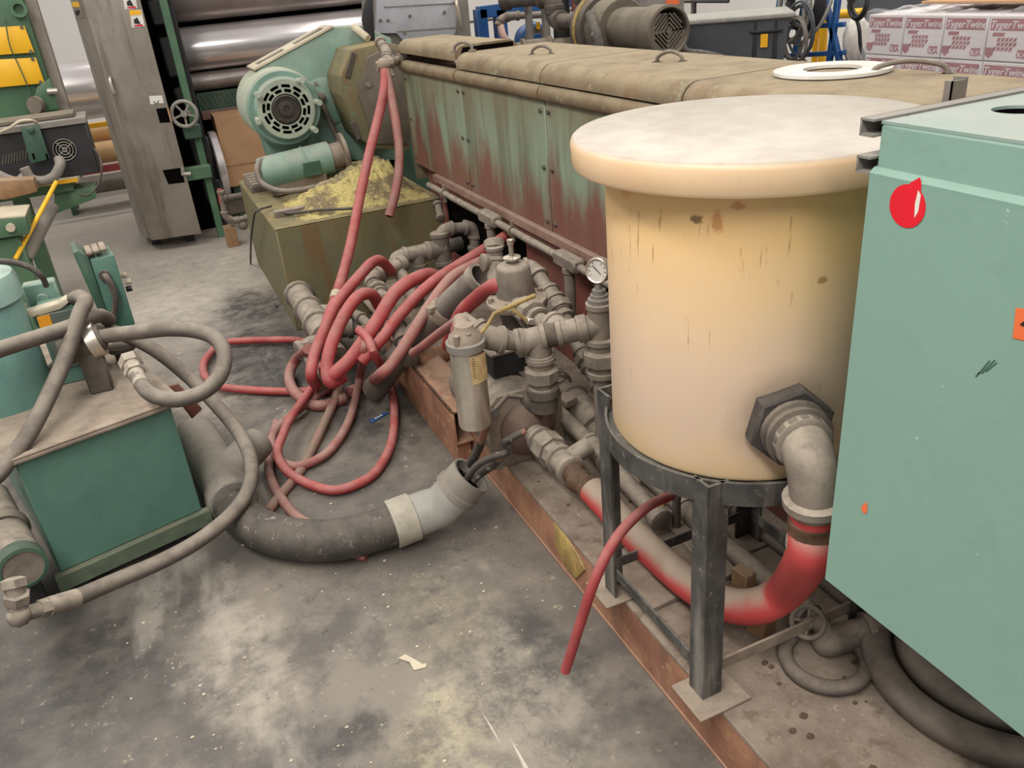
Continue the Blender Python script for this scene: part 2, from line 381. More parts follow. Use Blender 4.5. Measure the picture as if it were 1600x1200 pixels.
def _each(s, name, mat, parent=None, ang=40):
    """every loose piece becomes a part of its own"""
    bm = s.bm; left = set(bm.verts); out = []
    while left:
        st = [left.pop()]; isl = set(st)
        while st:
            v = st.pop()
            for e in v.link_edges:
                q = e.other_vert(v)
                if q not in isl: isl.add(q); left.discard(q); st.append(q)
        m = MB(); mp = {v: m.bm.verts.new(v.co) for v in isl}
        for f in {f for v in isl for f in v.link_faces}: m.bm.faces.new([mp[v] for v in f.verts])
        out.append(m.build(name, mat, parent, ang))
    bm.free(); return out
MB.each = _each
def tag(o, label, cat, group=None, kind=None):
    o['label'] = label; o['category'] = cat
    if group: o['group'] = group
    if kind: o['kind'] = kind
    return o
def thing(name, loc, label, cat, group=None, rz=0.):
    o = bpy.data.objects.new(name, None); o.location = V(loc); o.rotation_euler = (0, 0, rz); o.empty_display_size = .1
    C.objects.link(o); return tag(o, label, cat, group)
def struct(o): o['kind'] = 'structure'; return o

def text(body, name, mat, origin, xd, yd, size, parent, ex=.0006, align='CENTER', shear=0., bold=0.):
    """flat lettering with baseline direction xd and up direction yd (world)"""
    cu = bpy.data.curves.new(name, 'FONT'); cu.body = body; cu.size = size; cu.extrude = ex; cu.align_x = align; cu.align_y = 'CENTER'; cu.resolution_u = 2; cu.shear = shear; cu.offset = bold
    t = bpy.data.objects.new(name, cu); C.objects.link(t)
    me = bpy.data.meshes.new_from_object(t); bpy.data.objects.remove(t); bpy.data.curves.remove(cu)
    xd, yd = V(xd).normalized(), V(yd).normalized(); zd = xd.cross(yd)
    me.transform(Matrix.Translation(V(origin)) @ Matrix((xd, yd, zd)).transposed().to_4x4())
    r = parent
    while r.parent: r = r.parent
    me.transform((Matrix.Translation(r.location) @ r.rotation_euler.to_matrix().to_4x4()).inverted())
    me.materials.clear(); me.materials.append(mat)
    o = bpy.data.objects.new(name, me); o.parent = parent; C.objects.link(o); return o

def collar(m, p, d, r, w=None, k=1.36):
    d = V(d).normalized(); w = w or r*.55
    m.lathe([(r*1.05, -w/2), (r*k, -w/2+w*.15), (r*k, w/2-w*.15), (r*1.05, w/2)], p, d, 14)
def run(root, pts, r, mat, ends=(True, True), k=1.22):
    """threaded pipe run: straight lengths and elbows with beaded ends"""
    pts = [V(p) for p in pts]; n = len(pts)
    for i in range(n-1):
        a, b = pts[i], pts[i+1]; d = (b-a).normalized(); L = (b-a).length; q = min(r*1.9, L*.4)
        a2 = a + d*(q if i > 0 else 0); b2 = b - d*(q if i < n-2 else 0)
        MB().cyl(a2, b2, r, 14).build('pipe', mat, root)
        if i < n-2:
            e = (pts[i+2]-b).normalized(); q2 = min(r*1.9, (pts[i+2]-b).length*.4)
            s, t = b-d*q, b+e*q2; m = MB()
            path = [s*(1-u)**2+b*2*u*(1-u)+t*u*u for u in [j/8 for j in range(9)]]
            m.tube(path, r*k, 14); collar(m, s, d, r, r*.7, 1.42); collar(m, t, e, r, r*.7, 1.42)
            m.build('elbow', mat, root)
    for f, p, d in ((ends[0], pts[0], pts[1]-pts[0]), (ends[1], pts[-1], pts[-1]-pts[-2])):
        if f:
            m = MB(); collar(m, p, d, r, r*1.3); m.build('coupling', mat, root)
def tee(root, p, d, b, r, mat, L=2.1, k=1.22, name='tee'):
    p = V(p); d = V(d).normalized(); b = V(b).normalized(); m = MB()
    m.cyl(p-d*r*L, p+d*r*L, r*k, 14); m.cyl(p, p+b*r*L, r*k, 14)
    for e in (d, -d, b): collar(m, p+e*r*L, e, r, r*.7, 1.42)
    return m.build(name, mat, root)
def union(root, p, d, r, mat):
    p = V(p); d = V(d).normalized(); m = MB()
    m.cyl(p-d*r*1.9, p+d*r*1.9, r*1.22, 14); m.lathe([(r*1.3, -r*.8), (r*1.75, -r*.6), (r*1.75, r*.5), (r*1.3, r*.7)], p, d, 8)
    collar(m, p-d*r*1.6, d, r, r*.6, 1.45); collar(m, p+d*r*1.6, d, r, r*.6, 1.5)
    return m.build('union', mat, root)
def bolt(m, p, d, r=.008, h=.008): m.hexn(V(p), V(p)+V(d).normalized()*h, r)
def hose(name, pts, r, mat, label, cat='hose', group=None, seg=10, k=8, closed=False):
    return tag(MB().tube(catmull(pts, k, closed), r, seg, closed).build(name, mat), label, cat, group)

exec_order = []
# ------------------------------------------------------------------ setting
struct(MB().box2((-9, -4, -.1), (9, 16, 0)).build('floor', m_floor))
struct(MB().box2((-9, 13, 0), (9, 13.2, 5)).build('wall_back', m_wall))
struct(MB().box2((8, -4, 0), (8.2, 13, 5)).build('wall_right', m_wall))

# ------------------------------------------------------------------ skid under the extruder
SZ = .17
sk = thing('machine_skid', (1.3, 1.5, 0), 'long rust red steel skid carrying the tank, pump and pipes', 'skid')
MB().box2((.806, -.9, 0), (.83, 2.9, SZ-.006), .003).build('side_beam', m_beam, sk)
MB().box2((.80, -.9, SZ-.014), (1.36, 2.46, SZ), .003).build('deck_plate', m_deck, sk)
MB().box2((.80, 2.46, SZ-.014), (1.36, 4.15, SZ), .003).build('deck_plate', m_deck, sk)
MB().box2((.803, -.9, 0), (.84, 2.9, .012), .003).build('bottom_flange', m_beam, sk)
m = MB()   # open channel stub whose mouth faces the aisle
for a, b in (((.735, 2.44, SZ-.07), (.745, 3.3, .235)), ((.855, 2.44, SZ), (.865, 3.3, .235)), ((.735, 2.44, .225), (.865, 3.3, .235)), ((.735, 2.44, SZ-.075), (.865, 3.3, SZ-.065))):
    m.box2(a, b, .002)
m.build('open_channel', m_beam, sk)
MB().box2((.75, 2.7, SZ-.06), (.85, 2.72, .22)).build('channel_shade_plate', m_void, sk)  # near-black plate standing in for the shade inside the open channel
MB().box2((.742, 2.46, 0), (.80, 3.3, SZ-.076), .004).build('channel_footing', m_beam, sk)
rng = random.Random(3); m = MB()
base = [PX(866, 815, .804), PX(880, 830, .804), PX(905, 868, .804), PX(915, 890, .804), PX(900, 905, .804), PX(885, 885, .804), PX(868, 850, .804)]
m.prism([(.806, p.y, p.z) for p in base], (-.006, 0, 0), .002); m.build('dried_sealant', m_yellow_worn, sk)
m = MB()
for i in range(70):
    x, y = rng.uniform(.84, 1.25), rng.uniform(.3, 2.3); q = rng.uniform(.003, .009)
    m.ball((x, y, SZ+q*.2), q, 1, (1.2, 1, .5))
o = m.build('grit', m_rust, sk); o['kind'] = 'stuff'

# ------------------------------------------------------------------ extruder
ex = thing('extruder', (1.6, 2.5, 0), 'long low extruder with rust streaked teal side panels under rounded tan covers', 'machine')
YS = [4.51, 3.65, 2.795, 1.925, .55]
PXF = 1.345
for i in range(4):
    a, b = YS[i+1]+.004, YS[i]-.004
    pn = MB().box2((PXF, a, .684), (PXF+.02, b, 1.170), .003).build('side_panel', m_panel, ex)
    m = MB()
    for y in (a+.03, b-.03):
        for z in (.72, .927, 1.134): bolt(m, (PXF, y, z), (-1, 0, 0), .009, .009)
    m.each('bolt', m_pipe_dark, pn)
    # rounded lip over the panel
    prof = [(PXF+.02, 1.170)] + [(PXF-.005-.022*math.sin(t), 1.198-.028*math.cos(t)) for t in [PI*k/8 for k in range(9)]] + [(PXF+.02, 1.225)]
    MB().prism([(x, a, z) for x, z in prof], (0, b-a, 0)).build('rolled_lip', m_cover, ex)
    # lift-off cover with a rounded shoulder
    lift = .10 if i == 0 else 0.
    CB = 1.83 if i else 1.65
    rr = .055
    prof = [(PXF-.012, 1.233)] + [(PXF-.012+rr-rr*math.cos(t), 1.295-rr+rr*math.sin(t)) for t in [PI/2*k/6 for k in range(7)]] + [(CB-rr+rr*math.sin(t), 1.295-rr+rr*math.cos(t)) for t in [PI/2*k/6 for k in range(7)]] + [(CB, 1.19)] + [(CB-.012, 1.19), (CB-.012, 1.25), (PXF+.03, 1.28), (PXF+.004, 1.233)]
    cv = MB().prism([(x, a-(.0), z+lift*.3) for x, z in prof], (0, b-a, 0)).build('cover', m_cover, ex)
    if i == 0: MB().box2((PXF+.03, a-.004, 1.238), (CB-.03, a+.004, 1.315)).build('end_shade', m_void, ex)  # black plate painted as the shade under the raised cover
    m = MB()   # joint strip along the cover's end
    m.box2((PXF+.0, b-.006, 1.238), (CB-.02, b+.002, 1.258)); m.build('joint_strip', m_void, ex)
    hp = {0: PZ(724, 80, 1.325), 1: PZ(846, 86, 1.291), 2: PZ(1046, 98, 1.291), 3: PZ(1420, 118, 1.291)}[i]
    hw = .036 if i < 3 else .07
    hm = MB().tube(catmull([hp+V(-hw*.7, hw, 0), hp+V(-hw*.6, hw*.8, .022), hp+V(0, 0, .034), hp+V(hw*.6, -hw*.8, .022), hp+V(hw*.7, -hw, 0)], 5), .0065, 8)
    for q in (-1, 1): hm.cyl(hp+V(q*hw*.7, -q*hw, -.005), hp+V(q*hw*.7, -q*hw, .004), .016, 10)
    hm.build('handle', m_pipe, cv)
MB().box2((PXF+.03, .55, .2), (PXF+.05, 4.16, 1.22)).build('inner_shade_sheet', m_void, ex)  # near-black sheet, shade behind the base openings put into its colour
MB().box2((PXF+.05, .55, .0), (1.8, 4.45, 1.18)).build('core_housing', m_frame_red, ex)
MB().box2((PXF-.02, .55, .643), (PXF+.02, 4.16, .683), .004).build('ledge', m_ledge, ex)
MB().box2((PXF-.008, .55, .622), (PXF+.02, 4.16, .644), .002).build('sill_rail', m_frame_red, ex)
for a, b in ((2.44, 3.06), (.55, 2.26), (4.08, 4.15)):
    MB().box2((PXF-.002, a, SZ), (PXF+.018, b, .624), .004).build('base_panel', m_frame_red, ex)
MB().box2((PXF-.01, 2.24, SZ), (PXF+.02, 2.27, .63), .003).build('base_post', m_frame_red, ex)
MB().box2((PXF-.002, 3.06, SZ), (PXF+.018, 4.08, .28), .004).build('base_panel', m_frame_red, ex)
# rounded far end cap
prof = [(PXF, 4.515)] + [(PXF+.16-.16*math.cos(t), 4.515+.10*math.sin(t)) for t in [PI/2*k/6 for k in range(7)]] + [(1.65, 4.615), (1.65, 4.515)]
MB().prism([(x, y, .59) for x, y in prof], (0, 0, .69)).build('end_cap', m_cover, ex)
# steel channel stub on the cover by the cabinet
p = PZ(1500, 160, 1.295)
m = MB(); m.box2(p+V(-.026, 0, 0), p+V(.012, .005, .042)); m.box2(p+V(-.026, 0, 0), p+V(-.021, .02, .042)); m.box2(p+V(.008, 0, 0), p+V(.013, .03, .046))
tag(m.build('steel_channel', m_grey_steel), 'short upright grey steel channel standing on the tan cover', 'bracket')
# flat white ring lying on the cover
rc = V(1.65, 1.718, 1.298)
m = MB(); m.holed([rc+V(.145*math.cos(t), .145*math.sin(t), 0) for t in [2*PI*k/48 for k in range(48)]], [[rc+V(.072*math.cos(t), .072*math.sin(t), 0) for t in [2*PI*k/36 for k in range(36)]]], (0, 0, .008))
tag(m.build('flange_ring', m_white), 'flat white ring lying on the tan machine cover', 'ring')

# ------------------------------------------------------------------ tank on its stand
TC = V(1.003, 1.236, 0); TR = .264
tk = thing('storage_tank', (TC.x, TC.y, .72), 'yellowed round polyethylene tank with thick pale lid on a black stand', 'tank')
MB().lathe([(TR-.02, .712), (TR-.004, .716), (TR, .724), (TR, 1.27)], TC, (0, 0, 1), 72).build('body', m_tank, tk)
MB().lathe([(.31, 1.263), (.32, 1.263), (.324, 1.269), (.326, 1.305), (.323, 1.313), (.318, 1.317), (.1, 1.319), (.001, 1.319)], TC, (0, 0, 1), 80).build('lid', m_lid, tk)
m_nutb = M('sooty_plastic_nut', S(72, 66, 62), S(54, 50, 48), 16, .7, 0, .35, S(120, 110, 100), .3)
bn = V(-.09, -.248, 0).normalized(); bp = V(TC.x, TC.y, .842)+bn*TR
m = MB(); m.lathe([(.074, -.012), (.077, 0), (.077, .026), (.072, .03)], bp, bn, 6, phase=.3); m.build('bulkhead_nut', m_nutb, tk)
m = MB(); m.lathe([(.054, .03), (.060, .032), (.060, .042), (.054, .045), (.054, .052), (.058, .054), (.058, .062), (.05, .065), (.05, .08)], bp, bn, 24)
m.build('bulkhead_thread', m_pipe_dark, tk)
# elbow out of the bulkhead, turning down
e0 = bp+bn*.062; ec = bp+bn*.125; e1 = V(ec.x+.01, ec.y, ec.z-.098)
sd = (e1-ec).normalized(); m = MB()
path = [e0*(1-u)**2+ec*2*u*(1-u)+e1*u*u for u in [j/12 for j in range(13)]]
m.tube(path, .042, 20); collar(m, e0+bn*.012, bn, .042, .022, 1.2); m.build('elbow', m_pipe, tk)
m = MB(); m.lathe([(.042, -.022), (.054, -.018), (.054, -.004), (.046, .0), (.044, .01), (.038, .012), (.038, .03)], e1, sd, 24); m.build('coupling', m_pipe, tk)
m = MB()
for s in (-1, 1):
    q = e1+V(.055, .01*s-.02, -.002+.022*s); m.box(q, (.04, .022, .007), .5, .002); m.box(q+V(.02, 0, -.012), (.008, .02, .03), .5, .002)
m.build('cam_lever', m_grey_steel, tk)
# wide suction hose
hs = e1+sd*.012
pts = [hs, hs+V(.002, .004, -.05), PX(1264, 868, hs.x), PX(1232, 918, .975), PX(1190, 945, .955), PX(1140, 945, .93), PX(1080, 915, .915), PX(1000, 845, .905), PX(955, 797, .895), PX(925, 765, .888)]
sh = tag(MB().tube(catmull(pts, 9), .040, 18).build('suction_hose', m_hose_wide), 'wide red hose under grey dust curving from the tank outlet along the deck', 'hose')
m = MB(); m.tube(catmull([hs+V(0, .002, -.016), hs+V(.002, .003, -.04)], 3), lambda t: .043+.003*math.sin(t*9), 18); m.build('frayed_cuff', m_rust, sh)
m = MB(); m.tube([pts[1]+V(0, .001, -.018), pts[1]+V(-.0005, .002, -.034)], .0415, 18); m.build('clamp_band', m_pvc_dusty, sh)
# stand
st = thing('tank_stand', (TC.x, TC.y, SZ), 'worn black angle iron stand with a ring under the round tank', 'stand')
m = MB(); m.holed([TC+V(.282*math.cos(t), .282*math.sin(t), .672) for t in [2*PI*k/64 for k in range(64)]], [[TC+V(.276*math.cos(t), .276*math.sin(t), .672) for t in [2*PI*k/64 for k in range(64)]]], (0, 0, .05)); m.build('ring', m_stand, st)
MB().holed([TC+V(.276*math.cos(t), .276*math.sin(t), .700) for t in [2*PI*k/48 for k in range(48)]], [[TC+V(.2*math.cos(t), .2*math.sin(t), .700) for t in [2*PI*k/48 for k in range(48)]]], (0, 0, .010)).build('support_ledge', m_stand, st)
LX, LY = (.778, 1.228), (1.03, 1.442)
for ix, x in enumerate(LX):
    for iy, y in enumerate(LY):
        sx, sy = (1 if ix == 0 else -1), (1 if iy == 0 else -1); m = MB()
        top = .722 if not (ix == 0 and iy == 1) else .75
        m.prism([(x, y, SZ+.007), (x+sx*.048, y, SZ+.007), (x+sx*.048, y+sy*.006, SZ+.007), (x+sx*.006, y+sy*.006, SZ+.007), (x+sx*.006, y+sy*.048, SZ+.007), (x, y+sy*.048, SZ+.007)], (0, 0, top-SZ-.007))
        m.build('leg', m_stand, st)
        MB().box((x+sx*.03, y+sy*.012, SZ+.0035), (.13, .11, .007), 0, .002).build('base_plate', m_plate, st)
BZ = .25
for a, b, mm in (((LX[0]+.008, LY[0]+.02, BZ), (LX[0]+.008, LY[1]-.02, BZ), m_stand), ((LX[0]+.02, LY[0]+.008, BZ), (LX[1]-.02, LY[0]+.008, BZ), m_plate),
              ((LX[0]+.02, LY[1]-.008, BZ), (LX[1]-.02, LY[1]-.008, BZ), m_stand), ((LX[1]-.008, LY[0]+.02, BZ), (LX[1]-.008, LY[1]-.02, BZ), m_stand)):
    MB().bar(a, b, .006, .03, .001).build('brace', mm, st)
# thin red drain hose with its valve
v0 = PX(1048, 775, .97)
hp = [v0+V(.0, .0, 0), PX(1010, 793, .87), PX(965, 838, .745), PX(932, 900, .68), PX(908, 970, .645), PX(893, 1018, .62), PZ(883, 1048, .06)]
dh = hose('drain_hose', hp, .0125, m_hose_red, 'thin red hose hanging over the beam from a small valve behind the stand leg', seg=12)
dv = thing('drain_valve', v0, 'small dusty ball valve with yellow tab at the head of the thin hose', 'valve')
m = MB(); m.cyl(v0+V(.0, .0, .0), v0+V(.03, .03, .0), .016, 12); m.ball(v0+V(.04, .04, 0), .024, 2); m.cyl(v0+V(.05, .05, 0), v0+V(.1, .1, -.005), .015, 12); m.build('body', m_pipe, dv)
m = MB(); m.torus(v0+V(.01, .01, 0), (1, 1, 0), .018, .004, 18, 6); m.box(v0+V(.012, .008, .022), (.012, .006, .018)); m.build('hose_clamp', m_grey_steel, dv)
MB().box(v0+V(.0, .03, -.034), (.014, .01, .028), .4, .002).build('handle', m_yellow_worn, dv)
run(dv, [v0+V(.1, .1, -.005), v0+V(.1, .52, -.005), v0+V(.1, .52, .12)], .017, m_pipe_dark, (True, False))
run(dv, [v0+V(.1, .12, -.02), V(v0.x+.1, v0.y+.12, SZ)], .012, m_pipe_dark, (False, True))

# ------------------------------------------------------------------ control cabinet
cb = thing('control_cabinet', (1.05, .3, .67), 'pale teal sheet metal cabinet with a red sticker beside the tank', 'cabinet')
CX, CY0, CY1, CZ0, CZ1 = .822, -.45, .776, .677, 1.396
def circ(c, r, n=32, ax='x', s=1.): return [c+(V(0, r*math.cos(2*PI*k/n)*s, r*math.sin(2*PI*k/n)) if ax == 'x' else V(r*math.cos(2*PI*k/n), r*math.sin(2*PI*k/n), 0)) for k in range(n)]
CXB = 1.26
MB().box2((CX+.02, CY0, CZ0), (CXB, CY1, CZ1-.06), .006).build('body', m_cab, cb)
MB().box2((CX+.008, CY0, CZ1-.062), (CX+.028, CY1, CZ1-.003), .004).build('header_strip', m_cab, cb)
hc = PZ(1592, 171, CZ1)
MB().holed([(CX+.010, CY0, CZ1-.004), (CXB, CY0, CZ1-.004), (CXB, CY1, CZ1-.004), (CX+.010, CY1, CZ1-.004)], [circ(V(hc.x, hc.y, CZ1-.004), .03, 28, 'z')], (0, 0, .004)).build('top_plate', m_cab_top, cb)
MB().lathe([(.031, -.0035), (.031, -.05), (.001, -.05)], (hc.x, hc.y, CZ1), (0, 0, 1), 28, False).build('knockout_cup', m_void, cb)
pr = [(CX+.03, CZ1-.052), (CX+.006, CZ1-.056), (CX-.001, CZ1-.062), (CX, CZ1-.075), (CX, CZ0), (CX+.03, CZ0)]
MB().prism([(x, CY0, z) for x, z in pr], (0, CY1-CY0, 0)).build('front_panel', m_cab, cb)
for z, y in ((CZ1-.006, CY1), (CZ1-.052, CY1)):
    m = MB()   # folded rail, open at its end
    q = [(CX+.0, z+.008), (CXB, z+.008)]
    for z0, z1 in ((z+.006, z+.009), (z-.013, z-.010)):
        m.box2((CX-.002, y, z0), (CXB, y+.022, z1))
    m.box2((CX-.002, y+.020, z-.013), (CXB, y+.023, z+.009), .001)
    m.box2((CX+.05, y, z-.011), (CX+.055, y+.021, z+.007))
    m.build('edge_rail', m_grey_steel, cb)
sc = PX(1418, 322, CX); pts = circ(sc, .0265, 36)
MB().prism([(CX-.0002, p.y, p.z) for p in pts], (-.0008, 0, 0)).build('round_sticker', m_red, cb)
MB().prism([(CX-.0002, *PX(u, v, CX)[1:]) for u, v in ((1414, 296), (1425, 284), (1438, 277), (1441, 290), (1436, 318), (1425, 312))], (-.0009, 0, 0)).build('sticker_tab', m_red, cb)
MB().prism([(CX-.0010, *PX(u, v, CX)[1:]) for u, v in ((1436, 297), (1440, 305), (1436, 330), (1430, 340), (1431, 318))], (-.0005, 0, 0)).build('sticker_tear', m_white, cb)
MB().prism([(CX-.0002, *PX(u, v, CX)[1:]) for u, v in ((1346, 792), (1354, 784), (1356, 795), (1353, 803), (1348, 800))], (-.0007, 0, 0)).build('sticker_scrap', m_orange, cb)
lb = [(CX-.0002, *PX(u, v, CX)[1:]) for u, v in ((1588, 481), (1640, 487), (1636, 540), (1583, 528))]
ol = MB().prism(lb, (-.0007, 0, 0)).build('warning_label', m_orange, cb)
text('4', 'numeral', m_ink, PX(1606, 508, CX-.0012), (0, -1, 0), (0, 0, 1), .034, ol)
MB().box2((1.0, -.42, SZ), (1.2, -.22, CZ0), .004).build('pedestal', m_green_dk, cb)
m = MB()
for (u0, v0), (u1, v1) in (((1528, 584), (1546, 563)), ((1533, 583), (1554, 562)), ((1540, 580), (1557, 566)), ((1524, 588), (1530, 581))):
    m.prism([(CX-.0002, *PX(u, v, CX)[1:]) for u, v in ((u0, v0), (u1, v1), (u1+2, v1+1), (u0+2, v0+1))], (-.0004, 0, 0))
m.each('scuff_mark', m_green_dk, cb)
# hose coil under the cabinet
def arc(c, r, a0, a1, z, n=16, sq=1.): return [V(c[0]+r*math.cos(a0+(a1-a0)*i/n), c[1]+r*sq*math.sin(a0+(a1-a0)*i/n), z) for i in range(n+1)]
hose('coiled_hose', arc((1.36, .80), .235, .9, 6.9, SZ+.034, 30, 1.0)+arc((1.36, .80), .165, .85, 6.6, SZ+.05, 24), .033, m_hose_grey, 'thick dusty grey hose coiled on the deck under the cabinet', k=3, seg=14)
# gate valve half buried among hose on the deck
gv = thing('gate_valve', PZ(1290, 1020, SZ), 'dusty gate valve with a small handwheel lying beneath the cabinet', 'valve')
q = PZ(1300, 1000, SZ+.03)
m = MB(); m.ball(q, .04, 3, (1.2, .9, .9)); m.cyl(q, q+V(.10, -.03, .01), .034, 14); m.cyl(q+V(.07, -.02, 0), q+V(.085, -.025, 0), .05, 14); m.cyl(q, q+V(-.03, .03, .06), .02, 12); m.build('body', m_pipe, gv)
wc = PZ(1262, 972, SZ+.08); wa = V(-.6, -.5, .55)
m = MB(); m.torus(wc, wa, .034, .006, 22, 8)
u, v, d = frame(wa)
for k in range(4): m.cyl(wc, wc+(u*math.cos(k*PI/2)+d.cross(u)*math.sin(k*PI/2))*.034, .004, 6)
m.cyl(wc-d*.02, wc+d*.006, .011, 10); m.build('handwheel', m_pipe, gv)
hose('deck_hose_loop', arc((1.075, .99), .085, 1.8, 7.2, SZ+.018, 20), .017, m_pipe_dark, 'dark hose ring lying on the deck around the small handwheel', k=3)
# timber blocks and odd plates on the deck
for (u0, v0, sz, rz, lab, mt) in ((1188, 985, (.05, .05, .09), .3, 'short timber block standing under the bend of the wide hose', m_wood),
                                  (1160, 940, (.035, .05, .10), .1, 'slim timber offcut standing behind the front stand leg', m_wood)):
    p = PZ(u0, v0, SZ)
    tag(MB().box(p+V(.0, 0, sz[2]/2), sz, rz, .003).build('timber_block', mt), lab, 'block')
p = PZ(1070, 800, SZ)
m = MB(); m.box(p+V(0, 0, .035), (.006, .07, .07)); m.box(p+V(.02, 0, .068), (.045, .07, .005)); m.box(p+V(.02, .033, .035), (.045, .005, .07))
tag(m.build('pipe_support', m_plate), 'small bent plate bracket standing on the deck behind the stand', 'bracket')
for i, (a, b, r, lab) in enumerate(((PZ(960, 700, SZ+.03), PZ(1260, 960, SZ+.03), .026, 'dusty grey pipe lying along the deck inside the stand'), (PZ(1030, 700, SZ+.022), PZ(1330, 950, SZ+.022), .016, 'thin dark pipe lying along the deck near the red base panel'))):
    o = thing('deck_pipe', a, lab, 'pipe'); a, b = V(a), V(b); b.x = a.x = (a.x+b.x)/2+.0
    run(o, [a, (a+b)/2, b], r, m_pipe if i == 0 else m_pipe_dark)
for i, (u0, v0, w_, h_, rz, lab) in enumerate(((1000, 905, .10, .22, .05, 'flat dusty board lying on the deck next to the rear stand leg'), (1090, 850, .07, .30, -.1, 'narrow dusty board lying across the middle of the deck'))):
    tag(MB().box(PZ(u0, v0, SZ+.008), (w_, h_, .014), rz, .002).build('loose_board', m_plate), lab, 'board')
# ------------------------------------------------------------------ pump on the deck
pc = V(.875, 2.06, .30); AY = V(0, -1, 0)
m_cov = M('rust_brown_casting', S(112, 84, 74), S(92, 70, 62), 10, .75, 0, .55, S(150, 134, 118), .2)
pu = thing('pump', (pc.x, 2.3, SZ), 'dusty round bodied pump with bolted square flange sitting on the deck', 'pump')
MB().lathe([(.03, -.50), (.095, -.485), (.112, -.46), (.114, -.10), (.108, -.055), (.09, -.045)], pc, AY, 32).build('body', m_pipe, pu)
m = MB(); m.lathe([(.09, -.05), (.092, -.04), (.092, -.022), (.086, -.012), (.075, -.004), (.06, .012), (.045, .02), (.04, .022)], pc, AY, 32); m.build('end_cover', m_cov, pu)
m = MB(); h = .13
m.prism([V(pc.x+h*x, pc.y+.042, pc.z+h*z) for x, z in ((-1, -.96), (1, -.96), (1, .7), (.7, 1), (-.7, 1), (-1, .7))], (0, .018, 0), .003); m.build('square_flange', m_plate, pu)
m = MB()
for x, z in ((-.84, -.82), (.84, -.82), (-.84, .66), (.84, .66)): bolt(m, (pc.x+h*x, pc.y+.042, pc.z+h*z), AY, .016, .014); m.cyl((pc.x+h*x, pc.y+.044, pc.z+h*z), (pc.x+h*x, pc.y+.04, pc.z+h*z), .02, 12)
m.each('bolt', m_grey_steel, pu)
for s in (-1, 1): MB().tube([(pc.x+s*.105, pc.y+.03, pc.z+.10), (pc.x+s*.06, pc.y+.03, pc.z+.135), (pc.x+s*.01, pc.y+.03, pc.z+.115)], .006, 6).build('lifting_loop', m_pipe, pu)
MB().box2((pc.x-.09, pc.y+.1, SZ), (pc.x+.09, pc.y+.42, pc.z-.08), .006).build('foot', m_pipe_dark, pu)
jb = PX(760, 585, .93)
MB().box((.90, 2.33, .455), (.13, .16, .08), .0, .005).build('terminal_box', m_black, pu)
MB().box((.90, 2.33, .50), (.14, .17, .012), .0, .003).build('terminal_lid', m_pipe, pu)
# outlet line toward the tank
m = MB(); m.cyl(pc+AY*.02, pc+AY*.10, .036, 18); collar(m, pc+AY*.06, AY, .036, .02, 1.25); m.build('outlet_nipple', m_pipe, pu)
m = MB(); m.cyl(pc+AY*.09, pc+AY*.15, .052, 8); m.cyl(pc+AY*.15, pc+AY*.18, .042, 8); m.build('union_nut', m_pipe, pu)
m = MB(); m.cyl(pc+AY*.17, pc+AY*.27, .038, 18); collar(m, pc+AY*.19, AY, .036, .02, 1.3); collar(m, pc+AY*.26, AY, .036, .025, 1.3); m.cyl(pc+AY*.21, pc+AY*.21+V(.09, 0, .03), .028, 14); m.build('outlet_tee', m_pipe, pu)
m = MB(); m.tube(catmull([pc+AY*.26, pc+AY*.31+V(.0, 0, -.01), pts[-1] if False else PX(925, 765, .888)], 6), lambda t: .034+.004*math.sin(t*17), 14); m.build('packed_joint', m_rust, pu)

# ------------------------------------------------------------------ piping with filter and regulator
pp = thing('piping_assembly', (1.04, 1.92, SZ), 'dusty threaded pipework with stainless filter canister, bell shaped regulator and pressure gauge', 'pipework')
r1 = .029
A = PY(938, 507, 1.93)                       # cross tee under the gauge
T = PY(842, 528, 2.0); Lf = PY(765, 528, 2.03)
dm = (A-T).normalized()
tee(pp, T, dm, (0, 0, -1), r1, m_pipe)
tee(pp, A, (0, 0, 1), -dm, r1, m_pipe)
MB().cyl(T+dm*.04, A-dm*.04, r1, 16).build('pipe', m_pipe, pp)
T2 = T+dm*(A-T).length*.30
bk = PY(800, 468, 2.26)                       # regulator inlet
db = (bk-T2).normalized()
tee(pp, T2+dm*.02, dm, db, r1, m_pipe)
MB().cyl(T2+db*.04, bk, r1*.9, 14).build('pipe', m_pipe, pp)
union(pp, T2+db*(bk-T2).length*.55, db, r1*.95, m_pipe)
run(pp, [T-dm*.05, Lf-dm*.01, Lf-dm*.02+V(-.035, .07, .045)], r1, m_pipe, (True, False))
# drop from the tee to the pump
pb = V(T.x, T.y, .43)
MB().cyl(T+V(0, 0, -.05), pb, r1*.85, 14).build('pipe', m_pipe, pp)
union(pp, T+V(0, 0, -.115), (0, 0, 1), r1*1.05, m_pipe)
m = MB(); m.cyl(T+V(0, 0, -.185), T+V(0, 0, -.16), .05, 20); m.cyl(T+V(0, 0, -.235), T+V(0, 0, -.185), .042, 20); m.torus(T+V(.06, .0, -.15), (0, 1, .3), .016, .004, 14, 6); m.build('cam_coupling', m_pipe_dark, pp)
MB().cyl(pb, V(pc.x+.02, pc.y+.1, pc.z+.06), .036, 14).build('pump_neck', m_pipe_dark, pp)
